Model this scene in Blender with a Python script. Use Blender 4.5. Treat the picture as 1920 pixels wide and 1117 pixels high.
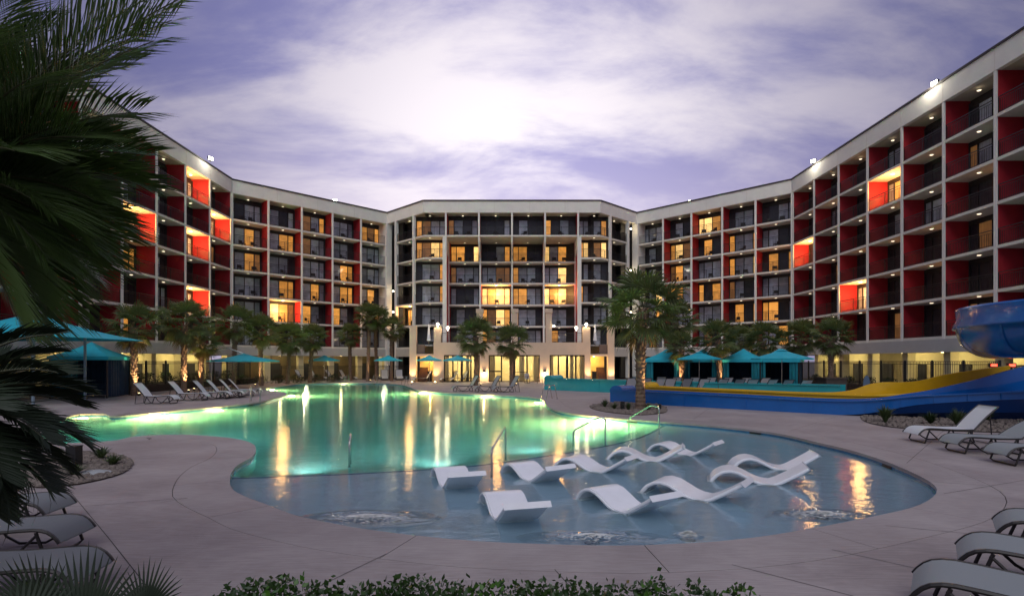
import bpy, bmesh, math, random
from mathutils import Vector, Matrix, noise
from mathutils.geometry import tessellate_polygon
random.seed(7)
R = math.radians
PI = math.pi
scene = bpy.context.scene
for o in list(bpy.data.objects):
    bpy.data.objects.remove(o)
COL = scene.collection

# ------------------------------------------------------------------ camera
EYE, FPX, HOR = 2.3, 1060.0, 677.0          # eye height, focal length in photo pixels, horizon row
cam_d = bpy.data.cameras.new('camera')
cam = bpy.data.objects.new('camera', cam_d)
COL.objects.link(cam)
cam.location = (0, 0, EYE)
cam.rotation_euler = (R(90), 0, 0)
cam_d.sensor_width = 36
cam_d.lens = 36 * FPX / 1920
cam_d.shift_y = (HOR - 558.5) / 1920
cam_d.clip_start = 0.05
cam_d.clip_end = 3000
scene.camera = cam

# ------------------------------------------------------------------ dusk sky
world = bpy.data.worlds.new('World')
scene.world = world
world.use_nodes = True
wn, wl = world.node_tree.nodes, world.node_tree.links
wn.clear()


def W(t, **kw):
    n = wn.new(t)
    for k, v in kw.items():
        setattr(n, k, v)
    return n


def wmath(op, a, b=None, c=None, clamp=False):
    n = W('ShaderNodeMath', operation=op, use_clamp=clamp)
    for i, v in enumerate((a, b, c)):
        if v is None:
            continue
        if isinstance(v, (int, float)):
            n.inputs[i].default_value = v
        else:
            wl.new(v, n.inputs[i])
    return n.outputs[0]


def wmix(f, a, b):
    n = W('ShaderNodeMix', data_type='RGBA')
    for i, v in ((0, f), (6, a), (7, b)):
        if isinstance(v, (int, float)):
            n.inputs[i].default_value = v
        elif isinstance(v, tuple):
            n.inputs[i].default_value = (*v, 1)
        else:
            wl.new(v, n.inputs[i])
    return n.outputs[2]


tc = W('ShaderNodeTexCoord')
sep = W('ShaderNodeSeparateXYZ')
wl.new(tc.outputs['Generated'], sep.inputs[0])
dx, dy, dz = sep.outputs
zz = wmath('ADD', wmath('MAXIMUM', dz, 0.0), 0.30)
cp = W('ShaderNodeCombineXYZ')
wl.new(wmath('DIVIDE', dx, zz), cp.inputs[0])
wl.new(wmath('DIVIDE', dy, zz), cp.inputs[1])
mp = W('ShaderNodeMapping')
mp.inputs['Rotation'].default_value = (0, 0, R(-34))
mp.inputs['Location'].default_value = (2.9, 1.15, 0)
mp.inputs['Scale'].default_value = (0.50, 1.0, 1)
wl.new(cp.outputs[0], mp.inputs[0])
n1 = W('ShaderNodeTexNoise')
n1.inputs['Scale'].default_value = 1.3
n1.inputs['Detail'].default_value = 9
n1.inputs['Roughness'].default_value = 0.52
n1.inputs['Distortion'].default_value = 0.5
wl.new(mp.outputs[0], n1.inputs['Vector'])
n2 = W('ShaderNodeTexNoise')
n2.inputs['Scale'].default_value = 4.2
n2.inputs['Detail'].default_value = 10
n2.inputs['Roughness'].default_value = 0.6
n2.inputs['Distortion'].default_value = 0.35
wl.new(mp.outputs[0], n2.inputs['Vector'])
mapr = W('ShaderNodeMapRange', interpolation_type='SMOOTHSTEP')
mapr.inputs[1].default_value = 0.405
mapr.inputs[2].default_value = 0.59
wl.new(wmath('ADD', wmath('MULTIPLY', n1.outputs[0], 0.60), wmath('MULTIPLY', n2.outputs[0], 0.40)), mapr.inputs[0])
cloud = mapr.outputs[0]
sx, sy, sz = Vector((0.0, 1.0, 0.29)).normalized()      # the sun has set behind the hotel
dot = wmath('ADD', wmath('ADD', wmath('MULTIPLY', dx, sx), wmath('MULTIPLY', dy, sy)), wmath('MULTIPLY', dz, sz))
g0 = wmath('MAXIMUM', dot, 0.0)
glow = wmath('POWER', g0, 13.0)
halo = wmath('POWER', g0, 5.0)
SKY_BLUE = wmix(halo, (0.09, 0.095, 0.19), (0.145, 0.155, 0.38))
SKY_BLUE = wmix(glow, SKY_BLUE, (0.40, 0.38, 0.68))
CLOUDC = wmix(halo, (0.20, 0.19, 0.26), (0.42, 0.39, 0.53))
CLOUDC = wmix(glow, CLOUDC, (1.08, 1.0, 1.04))
skyc = wmix(cloud, SKY_BLUE, CLOUDC)
lowr = W('ShaderNodeMapRange', interpolation_type='SMOOTHSTEP')      # lilac band low in the sky
lowr.inputs[1].default_value = 0.40
lowr.inputs[2].default_value = 0.20
wl.new(dz, lowr.inputs[0])
skyc = wmix(wmath('MULTIPLY', lowr.outputs[0], 0.45), skyc, wmix(halo, (0.20, 0.18, 0.30), (0.80, 0.70, 0.86)))
under = wmath('GREATER_THAN', dz, -0.02)
skyc = wmix(under, (0.10, 0.09, 0.11), skyc)
bg = W('ShaderNodeBackground')
wl.new(skyc, bg.inputs[0])
bg.inputs[1].default_value = 1.0
wo = W('ShaderNodeOutputWorld')
wl.new(bg.outputs[0], wo.inputs[0])

# added soft fill from behind the camera, standing in for the bright eastern sky
fill_d = bpy.data.lights.new('sun', 'SUN')
fill_d.energy = 1.2
fill_d.angle = R(60)
fill_d.color = (0.95, 0.96, 1.0)
sun = bpy.data.objects.new('sun', fill_d)
COL.objects.link(sun)
sun.rotation_euler = (R(40), 0, R(-10))

vs = scene.view_settings
vs.view_transform = 'Standard'
vs.look = 'None'
vs.gamma = 1.0
vs.use_curve_mapping = False
vs.exposure = 0.12
cy = scene.cycles
cy.use_denoising = True
try:
    cy.denoiser = 'OPENIMAGEDENOISE'
except Exception:
    pass
cy.max_bounces = 7
cy.diffuse_bounces = 3
cy.glossy_bounces = 3
cy.transmission_bounces = 6
cy.transparent_max_bounces = 8
cy.sample_clamp_indirect = 30.0
cy.blur_glossy = 0.6
cy.use_light_tree = True

# ------------------------------------------------------------------ materials
MATS = {}


def mat(name, color, rough=0.6, var=0.0, vscale=3.0, metal=0.0, bump=0.0, bscale=30.0, emit=None, estr=0.0,
        coat=0.0, color2=None, spec=0.5, stretch=None, detail=5):
    if name in MATS:
        return MATS[name]
    m = bpy.data.materials.new(name)
    m.use_nodes = True
    nt = m.node_tree
    b = nt.nodes['Principled BSDF']
    b.inputs['Base Color'].default_value = (*color, 1)
    b.inputs['Roughness'].default_value = rough
    b.inputs['Metallic'].default_value = metal
    b.inputs['Specular IOR Level'].default_value = spec
    if coat:
        b.inputs['Coat Weight'].default_value = coat
        b.inputs['Coat Roughness'].default_value = 0.08
    t = nt.nodes.new('ShaderNodeTexCoord')
    vec = t.outputs['Object']
    if stretch:
        mpn = nt.nodes.new('ShaderNodeMapping')
        mpn.inputs['Scale'].default_value = stretch
        nt.links.new(vec, mpn.inputs[0])
        vec = mpn.outputs[0]
    if var or color2:
        n = nt.nodes.new('ShaderNodeTexNoise')
        n.inputs['Scale'].default_value = vscale
        n.inputs['Detail'].default_value = detail
        n.inputs['Roughness'].default_value = 0.62
        nt.links.new(vec, n.inputs['Vector'])
        r = nt.nodes.new('ShaderNodeMapRange')
        r.inputs[1].default_value = 0.3
        r.inputs[2].default_value = 0.7
        nt.links.new(n.outputs[0], r.inputs[0])
        mx = nt.nodes.new('ShaderNodeMix')
        mx.data_type = 'RGBA'
        c1 = tuple(max(0, c * (1 - var)) for c in color)
        c2 = color2 or tuple(min(1, c * (1 + var)) for c in color)
        mx.inputs[6].default_value = (*c1, 1)
        mx.inputs[7].default_value = (*c2, 1)
        nt.links.new(r.outputs[0], mx.inputs[0])
        nt.links.new(mx.outputs[2], b.inputs['Base Color'])
    if bump:
        n = nt.nodes.new('ShaderNodeTexNoise')
        n.inputs['Scale'].default_value = bscale
        n.inputs['Detail'].default_value = 4
        nt.links.new(vec, n.inputs['Vector'])
        bp = nt.nodes.new('ShaderNodeBump')
        bp.inputs['Strength'].default_value = bump
        bp.inputs['Distance'].default_value = 0.02
        nt.links.new(n.outputs[0], bp.inputs['Height'])
        nt.links.new(bp.outputs[0], b.inputs['Normal'])
    if emit:
        b.inputs['Emission Color'].default_value = (*emit, 1)
        b.inputs['Emission Strength'].default_value = estr
    MATS[name] = m
    return m


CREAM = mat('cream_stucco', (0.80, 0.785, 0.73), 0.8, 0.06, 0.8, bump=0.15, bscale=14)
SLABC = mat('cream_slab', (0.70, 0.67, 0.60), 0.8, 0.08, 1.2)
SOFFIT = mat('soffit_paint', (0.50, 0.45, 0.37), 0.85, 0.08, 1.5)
RED = mat('red_paint', (0.40, 0.012, 0.024), 0.7, 0.16, 1.1, bump=0.1)
CHAR = mat('charcoal_cladding', (0.028, 0.026, 0.028), 0.55, 0.2, 2.0)
RAILM = mat('black_railing', (0.012, 0.012, 0.014), 0.45)
ROOFCAP = mat('dark_roof_cap', (0.035, 0.03, 0.03), 0.6)
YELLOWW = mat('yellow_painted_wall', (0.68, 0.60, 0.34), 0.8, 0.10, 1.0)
GREYWALL = mat('grey_stucco', (0.50, 0.49, 0.47), 0.85, 0.06, 0.6, bump=0.15, bscale=10)
PINKW = mat('peach_stucco', (0.64, 0.49, 0.37), 0.82, 0.06, 0.9, bump=0.15, bscale=16)
BRONZE = mat('bronze_frame', (0.03, 0.022, 0.016), 0.4)
BROWN = mat('brown_wood', (0.12, 0.055, 0.03), 0.5, 0.25, 4)
STEEL = mat('stainless_steel', (0.62, 0.60, 0.56), 0.22, metal=1.0)
WHITEP = mat('white_moulded_plastic', (0.88, 0.89, 0.91), 0.32, 0.03, 6, coat=0.25)
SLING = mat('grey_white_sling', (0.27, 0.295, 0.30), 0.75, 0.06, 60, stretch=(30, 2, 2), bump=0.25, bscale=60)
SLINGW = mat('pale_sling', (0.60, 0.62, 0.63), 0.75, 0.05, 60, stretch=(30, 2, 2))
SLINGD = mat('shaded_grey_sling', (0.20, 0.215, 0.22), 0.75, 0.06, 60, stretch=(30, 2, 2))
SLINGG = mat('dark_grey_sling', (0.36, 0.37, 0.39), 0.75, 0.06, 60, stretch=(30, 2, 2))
FRAMEM = mat('dark_bronze_tube', (0.030, 0.027, 0.026), 0.35, metal=0.4)
TEAL = mat('teal_canvas', (0.014, 0.39, 0.50), 0.7, 0.12, 2.5, bump=0.1, bscale=8)
TEALD = mat('teal_drape', (0.008, 0.20, 0.25), 0.8, 0.15, 3)
NAVY = mat('navy_drape', (0.005, 0.030, 0.065), 0.8, 0.2, 3)
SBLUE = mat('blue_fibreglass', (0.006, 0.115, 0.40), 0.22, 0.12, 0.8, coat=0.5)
SBLUED = mat('shaded_blue_fibreglass', (0.003, 0.035, 0.15), 0.35, 0.12, 0.8, coat=0.3)  # dark blue with the slide underside's shade put into the colour
SYEL = mat('yellow_fibreglass', (0.72, 0.44, 0.012), 0.25, 0.10, 0.8, coat=0.5)
STEAL = mat('teal_fibreglass', (0.02, 0.33, 0.36), 0.25, 0.10, 0.8, coat=0.5)
ROCK = mat('river_stone', (0.20, 0.165, 0.14), 0.9, 0.45, 6)
SOIL = mat('mulch_soil', (0.05, 0.036, 0.028), 0.95, 0.4, 9, bump=0.6, bscale=30)
BLACK = mat('black_lamp_housing', (0.012, 0.012, 0.012), 0.5)
TRUNK = mat('palm_trunk', (0.17, 0.115, 0.08), 0.9, 0.4, 7, bump=0.7, bscale=14)
WOODC = mat('dark_chair', (0.02, 0.018, 0.018), 0.5)
PLANTER = mat('planter_clay', (0.06, 0.048, 0.042), 0.7, 0.2, 4)
DARKJ = mat('joint_earth', (0.035, 0.030, 0.030), 0.95)
GROUNDM = mat('site_ground', (0.10, 0.085, 0.075), 0.95, 0.25, 0.3)


def leafmat(name, c1, c2, rough=0.5, scale=2.0, trans=0.25):
    m = mat(name, c1, rough, 0.0, scale, color2=c2)
    b = m.node_tree.nodes['Principled BSDF']
    nt = m.node_tree
    tr = nt.nodes.new('ShaderNodeBsdfTranslucent')
    tr.inputs[0].default_value = (c2[0] * 1.1, c2[1] * 1.2, c2[2] * 0.8, 1)
    ms = nt.nodes.new('ShaderNodeMixShader')
    ms.inputs[0].default_value = trans
    nt.links.new(b.outputs[0], ms.inputs[1])
    nt.links.new(tr.outputs[0], ms.inputs[2])
    nt.links.new(ms.outputs[0], nt.nodes['Material Output'].inputs[0])
    return m


FAN = leafmat('fan_palm_leaf', (0.050, 0.085, 0.026), (0.15, 0.18, 0.065), 0.5, 1.4)
FANDRY = leafmat('dry_palm_leaf', (0.15, 0.105, 0.045), (0.10, 0.085, 0.035), 0.7, 1.4)
FROND = leafmat('feather_palm_leaf', (0.034, 0.070, 0.018), (0.100, 0.165, 0.040), 0.36, 0.9, 0.18)
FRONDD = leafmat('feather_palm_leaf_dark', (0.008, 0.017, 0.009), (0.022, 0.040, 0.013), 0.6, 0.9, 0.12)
RACH = mat('palm_rachis', (0.05, 0.055, 0.018), 0.5)
HEDGE = leafmat('hedge_leaf', (0.016, 0.045, 0.012), (0.055, 0.105, 0.026), 0.35, 9.0)
HEDGEB = leafmat('hedge_young_leaf', (0.05, 0.14, 0.022), (0.09, 0.20, 0.03), 0.35, 9.0)
SHRUB = leafmat('shrub_leaf', (0.014, 0.035, 0.011), (0.040, 0.065, 0.022), 0.5, 5.0)
GRASSM = leafmat('strap_leaf', (0.045, 0.075, 0.026), (0.085, 0.115, 0.045), 0.5, 5.0)


def emis(name, color, strength):
    return mat(name, (0.02, 0.02, 0.02), 0.5, emit=color, estr=strength)


LAMP_DIM = emis('soffit_lamp_dim', (1.0, 0.83, 0.58), 1.6)
LAMP_LIT = emis('soffit_lamp_lit', (1.0, 0.72, 0.32), 14)
FLOODE = emis('flood_lens', (1.0, 0.95, 0.80), 28)
GLOBE = emis('lamp_globe', (1.0, 0.86, 0.58), 14)
POOLE = emis('pool_lamp_lens', (1.0, 0.90, 0.50), 3)
REDE = emis('red_lens', (1.0, 0.06, 0.03), 5)


def panemat(name, base, emitc, estr, rough=0.12, folds=True, patch=0.0):
    """glazing with what hangs behind it: curtain folds, dim or lit"""
    m = bpy.data.materials.new(name)
    m.use_nodes = True
    nt = m.node_tree
    b = nt.nodes['Principled BSDF']
    t = nt.nodes.new('ShaderNodeTexCoord')
    oi = nt.nodes.new('ShaderNodeObjectInfo')
    wv = nt.nodes.new('ShaderNodeTexWave')
    wv.bands_direction = 'X'
    wv.inputs['Scale'].default_value = 2.6
    wv.inputs['Distortion'].default_value = 2.5
    wv.inputs['Detail'].default_value = 2
    wv.inputs['Detail Scale'].default_value = 0.6
    mpn = nt.nodes.new('ShaderNodeMapping')
    mpn.inputs['Scale'].default_value = (1, 1, 0.12)
    ad = nt.nodes.new('ShaderNodeVectorMath')
    ad.operation = 'ADD'
    cx = nt.nodes.new('ShaderNodeCombineXYZ')
    mm = nt.nodes.new('ShaderNodeMath')
    mm.operation = 'MULTIPLY'
    mm.inputs[1].default_value = 37.0
    nt.links.new(oi.outputs['Random'], mm.inputs[0])
    nt.links.new(mm.outputs[0], cx.inputs[0])
    nt.links.new(mm.outputs[0], cx.inputs[2])
    nt.links.new(t.outputs['Object'], ad.inputs[0])
    nt.links.new(cx.outputs[0], ad.inputs[1])
    nt.links.new(ad.outputs[0], mpn.inputs[0])
    nt.links.new(mpn.outputs[0], wv.inputs[0])
    nz = nt.nodes.new('ShaderNodeTexNoise')
    nz.inputs['Scale'].default_value = 1.6
    nz.inputs['Detail'].default_value = 3
    nt.links.new(ad.outputs[0], nz.inputs['Vector'])
    mul = nt.nodes.new('ShaderNodeMath')
    mul.operation = 'MULTIPLY_ADD'
    nt.links.new(wv.outputs[0], mul.inputs[0])
    mul.inputs[1].default_value = 0.55
    nt.links.new(nz.outputs[0], mul.inputs[2])
    r = nt.nodes.new('ShaderNodeMapRange')
    r.inputs[1].default_value = 0.3
    r.inputs[2].default_value = 1.1
    r.inputs[3].default_value = 0.40
    r.inputs[4].default_value = 1.30
    nt.links.new(mul.outputs[0], r.inputs[0])
    rv = nt.nodes.new('ShaderNodeMath')           # rooms differ in how bright they are
    rv.operation = 'MULTIPLY_ADD'
    nt.links.new(oi.outputs['Random'], rv.inputs[0])
    rv.inputs[1].default_value = 0.7
    rv.inputs[2].default_value = 0.65
    f = nt.nodes.new('ShaderNodeMath')
    f.operation = 'MULTIPLY'
    nt.links.new(r.outputs[0], f.inputs[0])
    nt.links.new(rv.outputs[0], f.inputs[1])
    sc = nt.nodes.new('ShaderNodeVectorMath')
    sc.operation = 'SCALE'
    sc.inputs[0].default_value = base
    nt.links.new(f.outputs[0], sc.inputs['Scale'])
    nt.links.new(sc.outputs[0], b.inputs['Base Color'])
    b.inputs['Roughness'].default_value = 0.6
    b.inputs['Coat Weight'].default_value = 0.6
    b.inputs['Coat Roughness'].default_value = 0.03
    if estr:
        b.inputs['Emission Color'].default_value = (*emitc, 1)
        k = nt.nodes.new('ShaderNodeMath')
        k.operation = 'MULTIPLY'
        k.inputs[1].default_value = estr
        nt.links.new(f.outputs[0], k.inputs[0])
        nt.links.new(k.outputs[0], b.inputs['Emission Strength'])
    MATS[name] = m
    return m


PANE = {
    'c': panemat('curtained_pane', (0.47, 0.52, 0.61), None, 0),
    'd': panemat('dark_pane', (0.025, 0.028, 0.036), None, 0),
    'b': panemat('dim_warm_pane', (0.10, 0.06, 0.03), (1.0, 0.42, 0.13), 0.14),
    'w': panemat('warm_lit_pane', (0.3, 0.2, 0.1), (1.0, 0.40, 0.065), 0.60),
    'y': panemat('bright_lit_pane', (0.4, 0.3, 0.2), (1.0, 0.60, 0.19), 1.15),
}


# ------------------------------------------------------------------ helpers
class MB:
    """collects faces, then links them as ONE mesh object"""

    def __init__(self):
        self.v, self.f, self.mi = [], [], []
        self.cur = 0

    def face(self, pts):
        i = len(self.v)
        self.v += [tuple(p) for p in pts]
        self.f.append(tuple(range(i, i + len(pts))))
        self.mi.append(self.cur)

    def add(self, pts, faces):
        i = len(self.v)
        self.v += [tuple(p) for p in pts]
        for f in faces:
            self.f.append(tuple(i + k for k in f))
            self.mi.append(self.cur)

    def box(self, x0, x1, y0, y1, z0, z1):
        p = [(x0, y0, z0), (x1, y0, z0), (x1, y1, z0), (x0, y1, z0), (x0, y0, z1), (x1, y0, z1), (x1, y1, z1), (x0, y1, z1)]
        self.add(p, [(0, 3, 2, 1), (4, 5, 6, 7), (0, 1, 5, 4), (1, 2, 6, 5), (2, 3, 7, 6), (3, 0, 4, 7)])
        return self

    def prism(self, pts, z0, z1):
        n = len(pts)
        a = sum(pts[i][0] * pts[(i + 1) % n][1] - pts[(i + 1) % n][0] * pts[i][1] for i in range(n))
        if a < 0:
            pts = pts[::-1]
        p = [(x, y, z0) for x, y in pts] + [(x, y, z1) for x, y in pts]
        fs = [tuple(range(n - 1, -1, -1)), tuple(range(n, 2 * n))]
        fs += [(i, (i + 1) % n, n + (i + 1) % n, n + i) for i in range(n)]
        self.add(p, fs)
        return self

    def bar(self, a, b, w, h=None):
        """square bar from a to b"""
        a, b = Vector(a), Vector(b)
        d = (b - a).normalized()
        up = Vector((0, 0, 1)) if abs(d.z) < 0.95 else Vector((1, 0, 0))
        s = d.cross(up).normalized() * (w / 2)
        u = s.cross(d).normalized() * ((h or w) / 2)
        p = [a - s - u, a + s - u, a + s + u, a - s + u, b - s - u, b + s - u, b + s + u, b - s + u]
        self.add(p, [(0, 1, 2, 3), (7, 6, 5, 4), (0, 4, 5, 1), (1, 5, 6, 2), (2, 6, 7, 3), (3, 7, 4, 0)])
        return self

    def tube(self, pts, r, n=8, cap=True):
        pts = [Vector(p) for p in pts]
        rs = r if isinstance(r, (list, tuple)) else [r] * len(pts)
        base = len(self.v)
        ref = None
        for i, p in enumerate(pts):
            d = (pts[min(i + 1, len(pts) - 1)] - pts[max(i - 1, 0)]).normalized()
            if ref is None:
                ref = Vector((0, 0, 1)) if abs(d.z) < 0.9 else Vector((1, 0, 0))
            s = d.cross(ref).normalized()
            u = s.cross(d).normalized()
            ref = u
            for k in range(n):
                a = 2 * PI * k / n
                self.v.append(tuple(p + (s * math.cos(a) + u * math.sin(a)) * rs[i]))
        for i in range(len(pts) - 1):
            for k in range(n):
                a, b = base + i * n + k, base + i * n + (k + 1) % n
                self.f.append((a, b, b + n, a + n))
                self.mi.append(self.cur)
        if cap:
            self.f.append(tuple(base + k for k in range(n - 1, -1, -1)))
            self.mi.append(self.cur)
            e = base + (len(pts) - 1) * n
            self.f.append(tuple(e + k for k in range(n)))
            self.mi.append(self.cur)
        return self

    def lathe(self, prof, n=16, c=(0, 0)):
        base = len(self.v)
        for r, z in prof:
            for k in range(n):
                a = 2 * PI * k / n
                self.v.append((c[0] + r * math.cos(a), c[1] + r * math.sin(a), z))
        for i in range(len(prof) - 1):
            for k in range(n):
                a, b = base + i * n + k, base + i * n + (k + 1) % n
                self.f.append((a, b, b + n, a + n))
                self.mi.append(self.cur)
        return self

    def mesh(self, name, mats, smooth=False):
        me = bpy.data.meshes.new(name)
        me.from_pydata(self.v, [], self.f)
        for m in (mats if isinstance(mats, (list, tuple)) else [mats]):
            me.materials.append(m)
        if any(self.mi):
            me.polygons.foreach_set('material_index', self.mi)
        if smooth:
            me.polygons.foreach_set('use_smooth', [True] * len(me.polygons))
        me.update()
        return me

    def build(self, name, mats, parent=None, loc=(0, 0, 0), rz=0.0, smooth=False):
        return put(name, self.mesh(name, mats, smooth), parent, loc, rz)


def put(name, me, parent=None, loc=(0, 0, 0), rz=0.0):
    o = bpy.data.objects.new(name, me)
    COL.objects.link(o)
    o.location = loc
    o.rotation_euler = (0, 0, rz)
    if parent:
        o.parent = parent
    return o


def tag(o, label, cat, group=None):
    o['label'] = label
    o['category'] = cat
    if group:
        o['group'] = group
    return o


def empty(name, loc=(0, 0, 0), rz=0.0):
    o = bpy.data.objects.new(name, None)
    o.empty_display_size = 0.2
    COL.objects.link(o)
    o.location = loc
    o.rotation_euler = (0, 0, rz)
    return o


def struct(o):
    o['kind'] = 'structure'
    return o


def stuff(o):
    o['kind'] = 'stuff'
    return o


def copy_tree(o, parent=None):
    c = o.copy()
    COL.objects.link(c)
    c.parent = parent
    for ch in o.children:
        copy_tree(ch, c)
    return c


def lamp(kind, power, color, parent=None, loc=(0, 0, 0), radius=0.05, rot=None, spot=None, name='light', blend=0.5):
    d = bpy.data.lights.new(name, kind)
    d.energy = power
    d.color = color
    d.shadow_soft_size = radius
    if kind == 'SPOT':
        d.spot_size = spot
        d.spot_blend = blend
    o = bpy.data.objects.new(name, d)
    COL.objects.link(o)
    o.location = loc
    if rot:
        o.rotation_euler = rot
    if parent:
        o.parent = parent
    return o


def gp(x, y, z=0.0):
    """world point at height z seen at photo pixel (x, y)"""
    d = FPX * (EYE - z) / (y - HOR)
    return Vector(((x - 960) * d / FPX, d, z))


def px(x, d):
    """world X at photo column x and distance d"""
    return (x - 960) * d / FPX


ORD = ['first', 'second', 'third', 'fourth', 'fifth', 'sixth', 'seventh', 'eighth', 'ninth', 'tenth', 'eleventh',
       'twelfth', 'thirteenth', 'fourteenth', 'fifteenth', 'sixteenth', 'seventeenth', 'eighteenth']

# ------------------------------------------------------------------ pool outline (plan, metres)
POOL_PX = [(431, 900), (436, 917), (462, 931), (506, 947), (550, 964), (603, 976), (659, 987), (781, 1003), (900, 1014),
           (1022, 1019), (1150, 1022), (1259, 1019), (1319, 1016), (1420, 1006), (1520, 990), (1608, 973), (1709, 951),
           (1748, 932), (1757, 917), (1743, 902), (1675, 870), (1601, 845), (1534, 829), (1446, 810), (1321, 796),
           (1240, 790), (1134, 782), (1060, 773), (1032, 764), (1024, 757), (1019, 750), (1005, 745.5), (968, 742), (906, 739),
           (833, 735.5), (790, 732), (770, 726), (757, 721.5), (735, 718.8), (700, 717.8), (640, 717.5), (590, 718), (560, 719.5),
           (535, 722.5), (505, 727), (500, 730), (518, 733), (535, 736.5), (535, 741), (515, 746), (477, 755), (400, 763),
           (325, 770), (216, 780), (193, 775), (150, 776), (118, 785), (85, 800), (78, 815), (95, 827), (117, 830), (218, 825),
           (249, 818), (325, 814), (421, 819), (467, 828), (480, 840), (472, 856), (446, 871), (434, 885)]


def catmull(pts, step=0.3, closed=True):
    n = len(pts)
    out = []
    rng = range(n if closed else n - 1)
    for i in rng:
        if closed:
            p0, p1, p2, p3 = pts[i - 1], pts[i], pts[(i + 1) % n], pts[(i + 2) % n]
        else:
            p0, p1, p2, p3 = pts[max(i - 1, 0)], pts[i], pts[i + 1], pts[min(i + 2, n - 1)]
        L = (p2 - p1).length
        k = max(1, int(L / step))
        a = lambda u, v: max((v - u).length ** 0.5, 1e-4)
        t0, t1 = 0, a(p0, p1)
        t2 = t1 + a(p1, p2)
        t3 = t2 + a(p2, p3)
        for j in range(k):
            t = t1 + (t2 - t1) * j / k
            A1 = p0 if t1 - t0 < 2e-4 else p0 * ((t1 - t) / (t1 - t0)) + p1 * ((t - t0) / (t1 - t0))
            A2 = p1 * ((t2 - t) / (t2 - t1)) + p2 * ((t - t1) / (t2 - t1))
            A3 = p2 if t3 - t2 < 2e-4 else p2 * ((t3 - t) / (t3 - t2)) + p3 * ((t - t2) / (t3 - t2))
            B1 = A1 * ((t2 - t) / (t2 - t0)) + A2 * ((t - t0) / (t2 - t0))
            B2 = A2 * ((t3 - t) / (t3 - t1)) + A3 * ((t - t1) / (t3 - t1))
            out.append(B1 * ((t2 - t) / (t2 - t1)) + B2 * ((t - t1) / (t2 - t1)))
    if not closed:
        out.append(pts[-1])
    return out


def area2(p):
    return sum(p[i].x * p[(i + 1) % len(p)].y - p[(i + 1) % len(p)].x * p[i].y for i in range(len(p)))


POOL = catmull([gp(*p).xy for p in POOL_PX], 0.3)
if area2(POOL) < 0:
    POOL.reverse()                                   # counter-clockwise
NP = len(POOL)


def normals(pts):
    out = []
    n = len(pts)
    for i in range(n):
        d = (pts[(i + 2) % n] - pts[i - 2]).normalized()
        out.append(Vector((d.y, -d.x)))             # outwards
    return out


NRM = normals(POOL)


def offset(d):
    res = []
    for p, q in zip(POOL, NRM):
        c = p + q * d
        if all((c - o).length > d * 0.93 for o in POOL):
            res.append(c)
    return res


def sheet(name, outer, holes, z, m, kind='structure'):
    polys = [[Vector((p[0], p[1], 0)) for p in outer]] + [[Vector((p[0], p[1], 0)) for p in h] for h in holes]
    tris = tessellate_polygon(polys)
    flat = [p for poly in polys for p in poly]
    b = MB()
    fs = []
    for t in tris:
        a, c, d = (flat[i] for i in t)
        fs.append(t if (c - a).cross(d - a).z > 0 else (t[0], t[2], t[1]))
    b.add([(p.x, p.y, z) for p in flat], fs)
    o = b.build(name, m)
    if kind:
        o['kind'] = kind
    return o


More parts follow.
